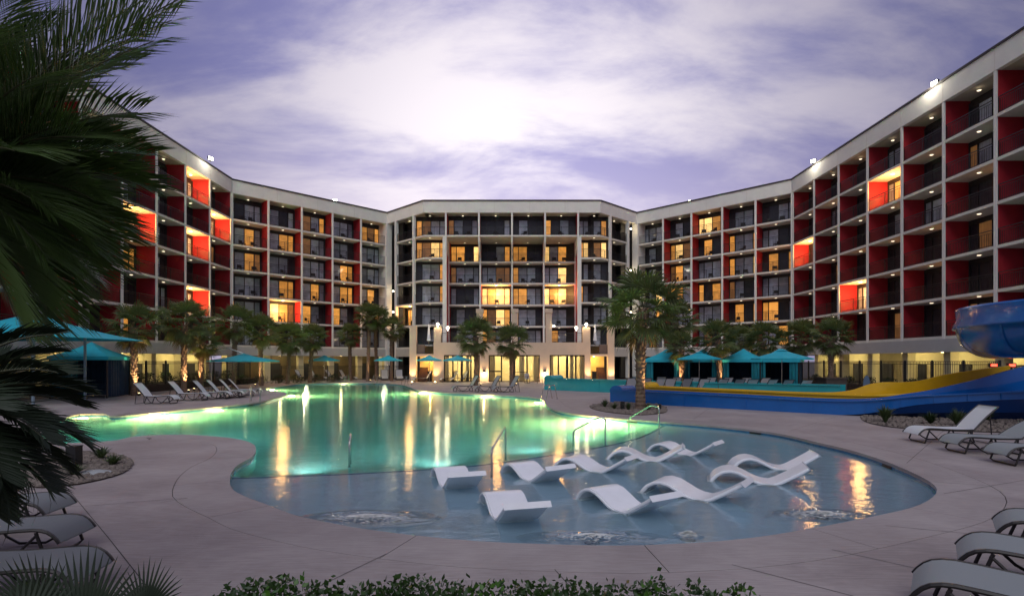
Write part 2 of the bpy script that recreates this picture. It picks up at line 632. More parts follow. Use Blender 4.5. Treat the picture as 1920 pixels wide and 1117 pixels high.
def deckmat(name, c1, c2, seed):
    m = bpy.data.materials.new(name)
    m.use_nodes = True
    nt = m.node_tree
    b = nt.nodes['Principled BSDF']
    t = nt.nodes.new('ShaderNodeTexCoord')
    g = nt.nodes.new('ShaderNodeNewGeometry')
    big = nt.nodes.new('ShaderNodeTexNoise')
    big.inputs['Scale'].default_value = 0.55
    big.inputs['Detail'].default_value = 6
    nt.links.new(g.outputs['Position'], big.inputs['Vector'])
    mpn = nt.nodes.new('ShaderNodeMapping')
    mpn.inputs['Scale'].default_value = (1.2, 16, 1)
    mpn.inputs['Rotation'].default_value = (0, 0, R(-12 + seed))
    nt.links.new(g.outputs['Position'], mpn.inputs[0])
    br = nt.nodes.new('ShaderNodeTexNoise')
    br.inputs['Scale'].default_value = 2.2
    br.inputs['Detail'].default_value = 6
    br.inputs['Roughness'].default_value = 0.65
    nt.links.new(mpn.outputs[0], br.inputs['Vector'])
    ad = nt.nodes.new('ShaderNodeMath')
    ad.operation = 'ADD'
    nt.links.new(big.outputs[0], ad.inputs[0])
    nt.links.new(br.outputs[0], ad.inputs[1])
    r = nt.nodes.new('ShaderNodeMapRange')
    r.inputs[1].default_value = 0.72
    r.inputs[2].default_value = 1.28
    st = nt.nodes.new('ShaderNodeTexNoise')          # water stains and traffic wear
    st.inputs['Scale'].default_value = 0.9
    st.inputs['Detail'].default_value = 9
    st.inputs['Roughness'].default_value = 0.72
    st.inputs['Distortion'].default_value = 1.2
    nt.links.new(g.outputs['Position'], st.inputs['Vector'])
    a2 = nt.nodes.new('ShaderNodeMath')
    a2.operation = 'MULTIPLY_ADD'
    a2.inputs[1].default_value = 0.75
    nt.links.new(st.outputs[0], a2.inputs[0])
    nt.links.new(ad.outputs[0], a2.inputs[2])
    a3 = nt.nodes.new('ShaderNodeMath')
    a3.operation = 'SUBTRACT'
    a3.inputs[1].default_value = 0.375
    nt.links.new(a2.outputs[0], a3.inputs[0])
    nt.links.new(a3.outputs[0], r.inputs[0])
    mx = nt.nodes.new('ShaderNodeMix')
    mx.data_type = 'RGBA'
    mx.inputs[6].default_value = (*c1, 1)
    mx.inputs[7].default_value = (*c2, 1)
    nt.links.new(r.outputs[0], mx.inputs[0])
    nt.links.new(mx.outputs[2], b.inputs['Base Color'])
    rr = nt.nodes.new('ShaderNodeMapRange')
    rr.inputs[3].default_value = 0.55
    rr.inputs[4].default_value = 0.8
    nt.links.new(big.outputs[0], rr.inputs[0])
    nt.links.new(rr.outputs[0], b.inputs['Roughness'])
    bp = nt.nodes.new('ShaderNodeBump')
    bp.inputs['Strength'].default_value = 0.25
    bp.inputs['Distance'].default_value = 0.01
    nt.links.new(br.outputs[0], bp.inputs['Height'])
    nt.links.new(bp.outputs[0], b.inputs['Normal'])
    return m


DECK = deckmat('broomed_concrete_deck', (0.245, 0.208, 0.203), (0.405, 0.355, 0.342), 0)
COPE = deckmat('smooth_coping_concrete', (0.27, 0.232, 0.225), (0.40, 0.355, 0.342), 50)

CW = 0.92                                            # coping width
out_edge = offset(CW + 0.011)
sheet('ground', [(-900, -300), (900, -300), (900, 1500), (-900, 1500)], [offset(0.25)], -0.05, GROUNDM)
deck = sheet('pool_deck', [(-29, -4), (29, -4), (29, 72), (-29, 72)], [out_edge], 0.0, DECK)

# coping slabs round the pool, open joints between them
i = 0
while i < NP:
    L, j = 0.0, i
    want = random.uniform(2.2, 3.0)
    while j < NP and L < want:
        L += (POOL[(j + 1) % NP] - POOL[j]).length
        j += 1
    idx = list(range(i, min(j, NP) + 1))
    b = MB()
    inner, outer = [], []
    for k in idx:
        p, q = POOL[k % NP], NRM[k % NP]
        w = CW
        c = p + q * w
        dmin = min((c - o).length for o in POOL[::2])
        if dmin < w * 0.93:                          # tight bend: draw the slab in
            w = max(0.25, w * 0.6)
            c = p + q * w
        inner.append(p.copy())
        outer.append(c)
    if len(idx) >= 2:                                # joint gap
        for e in (inner, outer):
            for a, c in ((0, 1), (-1, -2)):
                d = e[c] - e[a]
                if d.length > 0.03:
                    e[a] = e[a] + d.normalized() * 0.006
        n = len(inner)
        dz = random.uniform(-0.0015, 0.0015)
        top = [(p.x, p.y, dz) for p in inner] + [(p.x, p.y, dz) for p in outer]
        bot = [(p.x, p.y, -0.07) for p in inner] + [(p.x, p.y, -0.07) for p in outer]
        fs = [(k, n + k, n + k + 1, k + 1) for k in range(n - 1)]
        fs += [(2 * n + k, k, k + 1, 2 * n + k + 1) for k in range(n - 1)]
        fs += [(n + k, 3 * n + k, 3 * n + k + 1, n + k + 1) for k in range(n - 1)]
        fs += [(0, 2 * n, 3 * n, n), (n - 1, 2 * n - 1, 4 * n - 1, 3 * n - 1)]
        b.add(top + bot, fs)
        b.build('coping_slab', COPE, deck)
    i = j


def joint(pts):
    """saw-cut joint in the deck with dark filler"""
    b = MB()
    for a, c in zip(pts, pts[1:]):
        a, c = gp(*a), gp(*c)
        d = (c - a).normalized()
        s = Vector((d.y, -d.x, 0)) * 0.0045
        b.face([(a - s) + Vector((0, 0, .003)), (a + s) + Vector((0, 0, .003)), (c + s) + Vector((0, 0, .003)), (c - s) + Vector((0, 0, .003))])
    b.build('joint_filler', DARKJ, deck)


for pts in ([(300, 942), (352, 933)], [(60, 951), (140, 948)], [(118, 905), (205, 1010), (300, 1130)], [(352, 933), (140, 950)], [(724, 1038), (560, 1117)],
            [(1372, 1058), (1600, 1117)], [(1040, 1067), (1085, 1117)], [(1560, 1030), (1920, 1110)], [(1660, 985), (1920, 1010)],
            [(1770, 925), (1920, 900)], [(1700, 868), (1800, 780)], [(1480, 808), (1570, 780)], [(1300, 786), (1330, 765)],
            [(1120, 772), (1180, 760)], [(1060, 762), (1140, 756)], [(400, 757), (330, 740)], [(230, 770), (160, 752)],
            [(700, 733), (690, 728)], [(900, 735), (890, 722)]):
    joint(pts)

# ------------------------------------------------------------------ pool shell and water
PLASTER = mat('aqua_pool_plaster', (0.34, 0.64, 0.63), 0.7, 0.10, 0.5)
SHELF = mat('pale_shelf_plaster', (0.42, 0.55, 0.68), 0.75, 0.10, 0.35)
TILE = mat('blue_waterline_tile', (0.05, 0.17, 0.32), 0.25, 0.4, 9)
WZ = -0.125


def ring_wall(pts, z0, z1, closed=True, flip=False):
    b = MB()
    n = len(pts)
    for i in range(n if closed else n - 1):
        p, q = pts[i], pts[(i + 1) % n]
        f = [(p.x, p.y, z1), (q.x, q.y, z1), (q.x, q.y, z0), (p.x, p.y, z0)]
        b.face(f[::-1] if flip else f)
    return b


pool = empty('swimming_pool', (0, 0, 0))
pool['kind'] = 'structure'
OUTW = [p + q * 0.012 for p, q in zip(POOL, NRM)]
ring_wall(OUTW, -0.24, -0.004).build('tile_band', TILE, pool)
ring_wall(OUTW, -1.5, -0.24).build('pool_wall', PLASTER, pool)
fl = sheet('pool_floor', OUTW, [], -1.45, PLASTER, None)
fl.parent = pool
for (sx_, sy_) in ((1668, 867), (1185, 786), (470, 756), (1420, 806), (700, 718)):    # skimmer mouths in the tile band
    _p = gp(sx_, sy_).xy
    _i = min(range(NP), key=lambda i: (POOL[i] - _p).length)
    MB().box(-.22, .22, -.010, .006, -.19, -.075).build('skimmer', BLACK, pool, (POOL[_i].x, POOL[_i].y, 0), math.atan2(NRM[_i].y, NRM[_i].x) - PI / 2)
EDGE_PX = [(430, 881), (500, 879), (640, 874), (760, 868), (880, 860), (980, 848), (1100, 831), (1190, 813), (1245, 788)]
edge = catmull([gp(*p).xy for p in EDGE_PX], 0.3, False)


def near_idx(p):
    return min(range(NP), key=lambda i: (POOL[i] - p).length)


def shelf_poly(e):
    ia, ib = near_idx(e[0]), near_idx(e[-1])
    # the part of the outline on the near side
    a = [OUTW[(ia + k) % NP] for k in range((ib - ia) % NP + 1)]
    b = [OUTW[(ib + k) % NP] for k in range((ia - ib) % NP + 1)]
    near = a if min(p.y for p in a) < min(p.y for p in b) else b
    mid = e[1:-1]
    if (near[-1] - mid[0]).length > (near[-1] - mid[-1]).length:
        mid = mid[::-1]
    return near + mid


en = []
for i in range(len(edge)):
    d = (edge[min(i + 1, len(edge) - 1)] - edge[max(i - 1, 0)]).normalized()
    en.append(Vector((-d.y, d.x)))
for k, (off, z) in enumerate(((0.0, -0.32), (0.36, -0.58), (0.72, -0.85))):
    e = [p + n * off for p, n in zip(edge, en)]
    s = sheet('sun_shelf' if k == 0 else 'pool_step', shelf_poly(e), [], z, SHELF if k == 0 else PLASTER, None)
    s.parent = pool
    ring_wall(e, -1.45, z, False).build('step_riser', PLASTER, pool)
    if k == 0:
        nb = MB()                                    # dark nosing tile line on the shelf edge
        for p, q, a, c in zip(e, e[1:], en, en[1:]):
            nb.face([(p.x, p.y, z + .006), (p.x - a.x * .13, p.y - a.y * .13, z + .006), (q.x - c.x * .13, q.y - c.y * .13, z + .006), (q.x, q.y, z + .006)])
        nb.build('nosing_tile', TILE, pool)

wm = bpy.data.materials.new('pool_water')
wm.use_nodes = True
nt = wm.node_tree
nt.nodes.clear()
gl = nt.nodes.new('ShaderNodeBsdfGlass')
gl.inputs['Color'].default_value = (0.97, 1, 1, 1)
gl.inputs['IOR'].default_value = 1.333
gl.inputs['Roughness'].default_value = 0.085
geo = nt.nodes.new('ShaderNodeNewGeometry')
mpn = nt.nodes.new('ShaderNodeMapping')
mpn.inputs['Scale'].default_value = (1.0, 1.6, 1)
nt.links.new(geo.outputs['Position'], mpn.inputs[0])
nz = nt.nodes.new('ShaderNodeTexNoise')
nz.inputs['Scale'].default_value = 2.2
nz.inputs['Detail'].default_value = 4
nz.inputs['Roughness'].default_value = 0.55
nt.links.new(mpn.outputs[0], nz.inputs['Vector'])
bp = nt.nodes.new('ShaderNodeBump')
bp.inputs['Strength'].default_value = 0.20
bp.inputs['Distance'].default_value = 0.06
nt.links.new(nz.outputs[0], bp.inputs['Height'])
nt.links.new(bp.outputs[0], gl.inputs['Normal'])
mo = nt.nodes.new('ShaderNodeOutputMaterial')
nt.links.new(gl.outputs[0], mo.inputs[0])
va = nt.nodes.new('ShaderNodeVolumeAbsorption')
va.inputs['Color'].default_value = (0.18, 0.95, 0.91, 1)
va.inputs['Density'].default_value = 0.24
vsn = nt.nodes.new('ShaderNodeVolumeScatter')
vsn.inputs['Color'].default_value = (0.98, 0.98, 0.95, 1)
vsn.inputs['Density'].default_value = 0.13
vsn.inputs['Anisotropy'].default_value = 0.35
vad = nt.nodes.new('ShaderNodeAddShader')
nt.links.new(va.outputs[0], vad.inputs[0])
nt.links.new(vsn.outputs[0], vad.inputs[1])
nt.links.new(vad.outputs[0], mo.inputs['Volume'])
water = sheet('water', [p + q * .03 for p, q in zip(POOL, NRM)], [], WZ, wm)
_m = water.data                                      # close the body of water: sides behind the walls, underside below the floor
_n = len(_m.vertices)
_v = [tuple(v.co) for v in _m.vertices]
_f = [tuple(p.vertices) for p in _m.polygons]
_v2 = _v + [(x, y, -1.6) for x, y, z in _v]
_f2 = _f + [tuple(_n + i for i in reversed(f)) for f in _f] + [(i, _n + i, _n + (i + 1) % _n, (i + 1) % _n) for i in range(_n)]
_m.clear_geometry()
_m.from_pydata(_v2, [], _f2)
_m.update()

# ------------------------------------------------------------------ hotel
F0, FH, NF = 4.10, 2.78, 6
SOF = F0 + FH * NF                                   # underside of the roof fascia
ROOF = 22.3
BD = 1.7                                             # balcony depth
_cache = {}


def cached(key, fn):
    if key not in _cache:
        _cache[key] = fn()
    return _cache[key]


def slab_mesh(w):
    def f():
        b = MB().box(0.0, w, 0.0, BD + 0.1, -0.2, 0.0)
        return b.mesh('balcony_slab', SLABC)
    return cached(('slab', round(w, 3)), f)


def rail_mesh(pl):
    """railing along a polyline of (x, y)"""
    def f():
        b = MB()
        for (x0, y0), (x1, y1) in zip(pl, pl[1:]):
            L = math.hypot(x1 - x0, y1 - y0)
            for z, t in ((1.06, 0.05), (0.90, 0.028), (0.10, 0.035)):
                b.bar((x0, y0, z), (x1, y1, z), t)
            n = max(2, int(L / 0.135))
            for k in range(n + 1):
                t = k / n
                x, y = x0 + (x1 - x0) * t, y0 + (y1 - y0) * t
                big = k in (0, n) or abs(k - n // 2) < 1
                b.bar((x, y, 0.0), (x, y, 1.05 if big else 0.90), 0.045 if big else 0.022)
        return b.mesh('railing', RAILM)
    return cached(('rail', tuple((round(a, 2), round(c, 2)) for a, c in pl)), f)


def win_layout(w):
    ks = [0.10, 0.58, 0.10, 1.02, 0.07, 1.02, 0.10, 0.58, 0.23]
    s = w / sum(ks)
    x, out = 0.0, []
    for i, k in enumerate(ks):
        if i % 2:
            out.append((x, x + k * s))
        x += k * s
    return out


def wall_mesh(w):
    def f():
        b = MB()
        lay = win_layout(w)
        x = 0.0
        for a, c in lay:
            b.box(x, a, 0, 0.14, 0, FH - 0.2)
            b.box(a, c, 0, 0.14, 2.22, FH - 0.2)
            b.box(a, c, 0, 0.14, 0, 0.10)
            x = c
        b.box(x, w, 0, 0.14, 0, FH - 0.2)
        a, c = lay[1]
        b.box((lay[2][0] + lay[1][1]) / 2 - 0.02, (lay[2][0] + lay[1][1]) / 2 + 0.02, -0.03, 0.0, 0.1, 2.22)
        return b.mesh('window_wall', CHAR)
    return cached(('wall', round(w, 3)), f)


def pane_mesh(w, code):
    def f():
        b = MB().box(0, w, 0, 0.02, 0.10, 2.22)
        return b.mesh('pane', PANE[code])
    return cached(('pane', round(w, 2), code), f)


def lamp_mesh(lit):
    def f():
        b = MB()
        b.lathe([(0.0, -0.04), (0.10, -0.04), (0.13, 0.0)], 12)
        return b.mesh('soffit_lamp', LAMP_LIT if lit else LAMP_DIM)
    return cached(('lamp', lit), f)


VARY = random.Random(99)
CHAIR_SPOTS = []


def balcony(root, org, ang, u0, w, k, code, lit=False, poly=None, rail=None, wall=None, bay=''):
    """one balcony: slab with railing, window wall, panes and soffit lamp as its pieces"""
    c, s = math.cos(ang), math.sin(ang)
    loc = (org[0] + c * u0, org[1] + s * u0, F0 + FH * k)
    if poly:
        me = cached(('poly', tuple(poly)), lambda: MB().prism(list(poly), -0.2, 0.0).mesh('balcony_slab', SLABC))
    else:
        me = slab_mesh(w)
    o = put('balcony', me, root, loc, ang)
    put('railing', rail_mesh(rail or ((0.02, 0.10), (w - 0.02, 0.10))), o)
    wx0, ww, wy = wall or (0.0, w, BD)
    put('window_wall', wall_mesh(ww), o, (wx0, wy, 0))
    lay = win_layout(ww)
    code = list((code + 'dddd')[:4])
    if not lit and 'w' not in code and 'y' not in code:      # rooms differ: drawn curtains, bare glass, a lamp left on
        for q_ in range(4):
            t_ = VARY.random()
            if t_ < .14:
                code[q_] = 'd' if code[q_] == 'c' else 'c'
            elif t_ < .19:
                code[q_] = 'w'
            elif t_ < .25:
                code[q_] = 'b'
    for (a, e), ch in zip(lay, code):
        put('pane', pane_mesh(e - a, ch), o, (wx0 + a, wy + 0.07, 0))
    zl = FH - 0.2
    put('soffit_lamp', lamp_mesh(lit), o, (w * 0.5, 0.75, zl))
    if lit:
        lamp('POINT', 330, (1.0, 0.50, 0.15), o, (w * 0.5, 0.72, zl - 1.15), 0.5)
    CHAIR_SPOTS.append((root, o, ww, wx0, wy, c, s, loc, k, bay))
    return o


def facade(root, org, ang, us, rows, codes, lits=(), posts=True, ends=(True, True), zlo=None):
    """a run of balconies from org along ang, bay lines at us"""
    c, s = math.cos(ang), math.sin(ang)
    zb = F0 - 1.15 if zlo is None else zlo
    n = len(us) - 1
    ztop = F0 + FH * (max(rows) + 1)
    z0 = F0 + FH * min(rows)
    FW = 0.10                                        # half thickness of the partition
    for i, u in enumerate(us):
        if (i == 0 and not ends[0]) or (i == n and not ends[1]):
            continue
        loc = (org[0] + c * u, org[1] + s * u, 0)
        put('partition', cached(('part', z0, ztop), lambda: MB().box(-FW, FW, 0.06, BD + 0.3, z0 - 0.2, ztop).mesh('partition', RED)), root, loc, ang)
        if posts:
            put('post', cached(('post', z0, ztop), lambda: MB().box(-FW - 0.012, FW + 0.012, -0.03, 0.06, z0 - 0.21, ztop + 0.02).mesh('post', CREAM)), root, loc, ang)
    for k in rows:
        for i in range(n):
            code = codes[k][i] if k < len(codes) and i < len(codes[k]) else 'dccd'
            balcony(root, org, ang, us[i] + FW, us[i + 1] - us[i] - 2 * FW, k, code, (k, i) in lits, bay='%s bay from the left' % ORD[i])


def roof_fascia(root, org, ang, L, ext=(0.0, 0.0)):
    c, s = math.cos(ang), math.sin(ang)
    a, e = -ext[0], L + ext[1]
    put('fascia', MB().box(a, e, -0.06, 0.30, SOF, ROOF - 0.10).mesh('fascia', CREAM), root, (org[0], org[1], 0), ang)
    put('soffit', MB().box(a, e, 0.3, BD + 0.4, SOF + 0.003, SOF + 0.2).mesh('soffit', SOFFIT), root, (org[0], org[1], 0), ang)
    put('roof_cap', MB().box(a, e, -0.14, 0.42, ROOF - 0.10, ROOF + 0.06).mesh('roof_cap', ROOFCAP), root, (org[0], org[1], 0), ang)
    # panel joints of the fascia stand a little proud as cover strips
    n = int(L / 4.2)
    st = cached('strip', lambda: MB().box(-0.02, 0.02, -0.068, -0.06, SOF + 0.02, ROOF - 0.12).mesh('cover_strip', SLABC))
    for k in range(1, n):
        u = L * k / n
        put('cover_strip', st, root, (org[0] + c * u, org[1] + s * u, 0), ang)


def ground_floor(root, org, ang, us, L, depth=3.2, zg=0.0, lightpw=90, wallm=None, step=1, lights=None):
    """podium band, columns and the recessed lit wall behind them"""
    c, s = math.cos(ang), math.sin(ang)
    loc = (org[0], org[1], 0)
    put('podium_band', MB().box(0, L, -0.10, 0.25, 2.95, F0 - 0.21).mesh('podium_band', GREYWALL), root, loc, ang)
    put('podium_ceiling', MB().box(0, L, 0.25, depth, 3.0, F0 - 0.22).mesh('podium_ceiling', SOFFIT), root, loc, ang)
    b = MB()
    b.box(0, L, depth, depth + 0.25, zg, 3.0)
    put('recessed_wall', b.mesh('recessed_wall', wallm or YELLOWW), root, loc, ang)
    for i, u in enumerate(us):
        if i % step:
            continue
        cl = cached(('gcol', zg), lambda: MB().box(-0.32, 0.32, 0.25, 0.85, zg, 3.0).mesh('column', YELLOWW))
        put('column', cl, root, (org[0] + c * u, org[1] + s * u, 0), ang)
    for i in range(len(us) - 1):
        um = (us[i] + us[i + 1]) / 2
        w = 1.5 if i % 3 else 1.0
        dr = MB().box(-w / 2, w / 2, depth - 0.05, depth - 0.004, zg, zg + 2.05)
        dd = put('door' if i % 2 else 'window', dr.mesh('door', BRONZE), root, (org[0] + c * um, org[1] + s * um, 0), ang)
        put('pane', cached(('gpane', w, zg), lambda: MB().box(-w / 2 + .12, w / 2 - .12, depth - 0.06, depth - 0.051, zg + 0.25, zg + 1.95).mesh('pane', PANE['d'])), dd)
        if lights is None or i in lights:
            lm = put('soffit_lamp', lamp_mesh(True), root, (org[0] + c * um - s * 1.6, org[1] + s * um + c * 1.6, 2.995), ang)
            lamp('POINT', lightpw * random.uniform(.55, 1.1), (1.0, 0.82, 0.42), lm, (0, 0, -0.28), 0.12)


def wing_body(root, org, ang, L, depth=13, y0=BD + 0.14, ext=(0.0, 0.0)):
    put('body', MB().box(-ext[0], L + ext[1], y0, depth, 3.02, ROOF - 0.35).mesh('body', CHAR), root, (org[0], org[1], 0), ang)


def yaw(p, q):
    return math.atan2(q[1] - p[1], q[0] - p[0])


A_, B_, C_, D_ = (11.0, 70.4), (16.8, 76.2), (30.8, 62.2), (30.8, 23.0)
mir = lambda p: (-p[0], p[1])

# ---- long left wing (bays counted from the near end)
BAY = 4.33
NB = 8
D2 = (30.8, 62.0 - BAY * NB)
us_w = [BAY * i for i in range(NB + 1)]
lw = tag(empty('hotel_wing', (*mir(D2), 0), 0), 'long left hotel wing with red balcony walls, partly behind the big palm', 'hotel wing', 'hotel wings')
LW = [['dccd'] * 8 for _ in range(6)]
LW[2][3] = 'wcbd'; LW[1][3] = 'dwcd'; LW[4][3] = 'bddd'; LW[3][4] = 'cwdd'
for k, i, cde in ((4, 4, 'cdcd'), (5, 6, 'wycc'), (4, 7, 'wycc'), (3, 6, 'wycc'), (1, 6, 'wycc'), (3, 4, 'wyyc'), (2, 7, 'wbdd'), (2, 6, 'cddd'), (4, 6, 'cddd'), (1, 3, 'bwcd'), (2, 3, 'ccdd'), (0, 5, 'dcdd')):
    LW[k][i] = cde
facade(lw, (0, 0), R(90), us_w, range(6), LW, {(5, 6), (4, 7), (3, 6), (1, 6), (3, 4)})
roof_fascia(lw, (0, 0), R(90), BAY * NB)
wing_body(lw, (0, 0), R(90), BAY * NB)
ground_floor(lw, (0, 0), R(90), us_w, BAY * NB, zg=0.0, lights=(3, 4, 5, 6, 7), lightpw=110)
# ---- left diagonal wing
Ld = math.hypot(C_[0] - B_[0], C_[1] - B_[1])
us_d = [Ld * i / 5 for i in range(6)]
ld = tag(empty('hotel_wing', (*mir(C_), 0), 0), 'left angled hotel wing between the long left wing and the centre block', 'hotel wing', 'hotel wings')
LD = [['dccd', 'dccd', 'cccd', 'cccd', 'dccd'],
      ['wccc', 'yywb', 'dccc', 'bwcd', 'dccw'],
      ['cccc', 'wcww', 'ycwc', 'wcww', 'dccd'],
      ['bcwb', 'cccd', 'yccc', 'wcww', 'dccc'],
      ['dccd', 'wcww', 'ybcc', 'bcbd', 'cccc'],
      ['cdcc', 'cccb', 'bccc', 'cccc', 'wwbw']]
facade(ld, (0, 0), R(45), us_d, range(6), LD, {(1, 1)})
roof_fascia(ld, (0, 0), R(45), Ld)
wing_body(ld, (0, 0), R(45), Ld)
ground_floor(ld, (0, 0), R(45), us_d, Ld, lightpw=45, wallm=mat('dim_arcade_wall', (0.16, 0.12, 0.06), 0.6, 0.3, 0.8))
# ---- right diagonal wing
rd = tag(empty('hotel_wing', (*B_, 0), 0), 'right angled hotel wing between the centre block and the long right wing', 'hotel wing', 'hotel wings')
RD = [['dccd', 'ddcy', 'cddd', 'dccd', 'cccd'],
      ['dccd', 'dccd', 'cdcd', 'dwdw', 'cdcc'],
      ['dcyd', 'wwcc', 'wdww', 'bccc', 'cdcd'],
      ['dcdc', 'bwcb', 'cccc', 'wccy', 'wdwd'],
      ['dccd', 'wybw', 'dcdc', 'wccw', 'cccd'],
      ['dccb', 'dcdc', 'yywc', 'dccc', 'cdcc']]
RD[3][4] = 'dwdw'
facade(rd, (0, 0), R(-45), us_d, range(6), RD)
roof_fascia(rd, (0, 0), R(-45), Ld)
wing_body(rd, (0, 0), R(-45), Ld)
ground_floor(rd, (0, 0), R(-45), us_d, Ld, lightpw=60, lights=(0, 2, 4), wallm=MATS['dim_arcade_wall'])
# ---- long right wing (bays counted from the far end)
rw = tag(empty('hotel_wing', (30.8, 62.0, 0), 0), 'long right hotel wing with red balcony walls above the blue slide', 'hotel wing', 'hotel wings')
RW = [['dcdw', 'dccc', 'ddww', 'dcdc', 'dddc', 'dccd', 'dccd', 'dccd'],
      ['dddw', 'dcdy', 'ccwy', 'ddww', 'ddww', 'dccc', 'dccd', 'dccd'],
      ['dddw', 'dccc', 'ddww', 'ddww', 'ddww', 'ddcc', 'dccd', 'dccd'],
      ['dcwy', 'dccc', 'dddw', 'dccc', 'dddd', 'ddww', 'dccd', 'dccd'],
      ['dddw', 'dccc', 'dddd', 'cwyy', 'ddww', 'dccc', 'dccd', 'dccd'],
      ['dddw', 'dccc', 'ddwb', 'dccc', 'dddb', 'dccc', 'dccd', 'dccd']]
facade(rw, (0, 0), R(-90), us_w, range(6), RW, {(3, 0), (4, 3), (1, 2)})
roof_fascia(rw, (0, 0), R(-90), BAY * NB)
wing_body(rw, (0, 0), R(-90), BAY * NB)
ground_floor(rw, (0, 0), R(-90), us_w, BAY * NB, lightpw=110, lights=(0, 1, 3, 4, 5))

# ---- centre block
ct = tag(empty('hotel_block', (0, 70.4, 0), 0), 'flat-fronted centre block of the hotel behind the peach pool pavilion', 'hotel block')
XC = [-8.24, -4.12, 0.0, 4.12, 8.24]
CTOP = ['dcdd', 'dcdc', 'dcdd', 'wdcd']
CC = [['dccd', 'wbcd', 'dccb', 'dwcd'],
      ['dccd', 'wbyw', 'wccd', 'dccd'],
      ['dddc', 'ywyy', 'wwcc', 'ywyw'],
      ['dccc', 'dcdb', 'wccd', 'ccyy'],
      ['wwdy', 'ddcw', 'wwdd', 'ycww'],
      CTOP]
facade(ct, (0, 0), 0, XC, [5], CC, zlo=0)
facade(ct, (0, 2.9), 0, [x for x in XC], range(5), CC, {(2, 1), (2, 3)})
# soffit under the projecting top floor and the curved brackets carrying it
zt = F0 + FH * 5
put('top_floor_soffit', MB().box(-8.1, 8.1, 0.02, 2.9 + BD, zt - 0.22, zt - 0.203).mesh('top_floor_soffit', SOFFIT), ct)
for x in XC:
    prof = [(0.02, zt - 0.2)] + [(0.02 + 2.88 * (1 - math.cos(t * PI / 16)), zt - 0.35 - 1.9 * math.sin(t * PI / 16)) for t in range(9)] + [(2.9, zt - 0.2)]
    b = MB()
    n = len(prof)
    for sgn in (-0.11, 0.11):
        b.v += [(x + sgn, y, z) for y, z in prof]
    b.f += [tuple(range(n)), tuple(range(2 * n - 1, n - 1, -1))] + [(i, n + i, n + (i + 1) % n, (i + 1) % n) for i in range(n)]
    b.mi += [0] * (n + 2)
    b.build('bracket', CREAM, ct)
roof_fascia(ct, (-11.0, 0), 0, 22.0)
put('body', MB().box(-8.3, 8.3, 2.9 + BD + 0.14, 14, 0.1, ROOF - 0.36).mesh('body', CHAR), ct)
put('body', MB().box(-8.3, 8.3, BD + 0.14, 4.8, zt, ROOF - 0.37).mesh('body', CHAR), ct)
SIDE = {-1: ['dccd', 'dccc', 'dccw', 'dccw', 'wbyw', 'wbcc'], 1: ['dccd', 'dccc', 'bccd', 'dcdd', 'wyby', 'cccw']}
CH = {-1: ['dddd', 'wyyw', 'ddbb', 'dddd', 'dddd', 'ddcd'], 1: ['dddd', 'bbdd', 'dddd', 'bbbd', 'dddd', 'bbdd']}
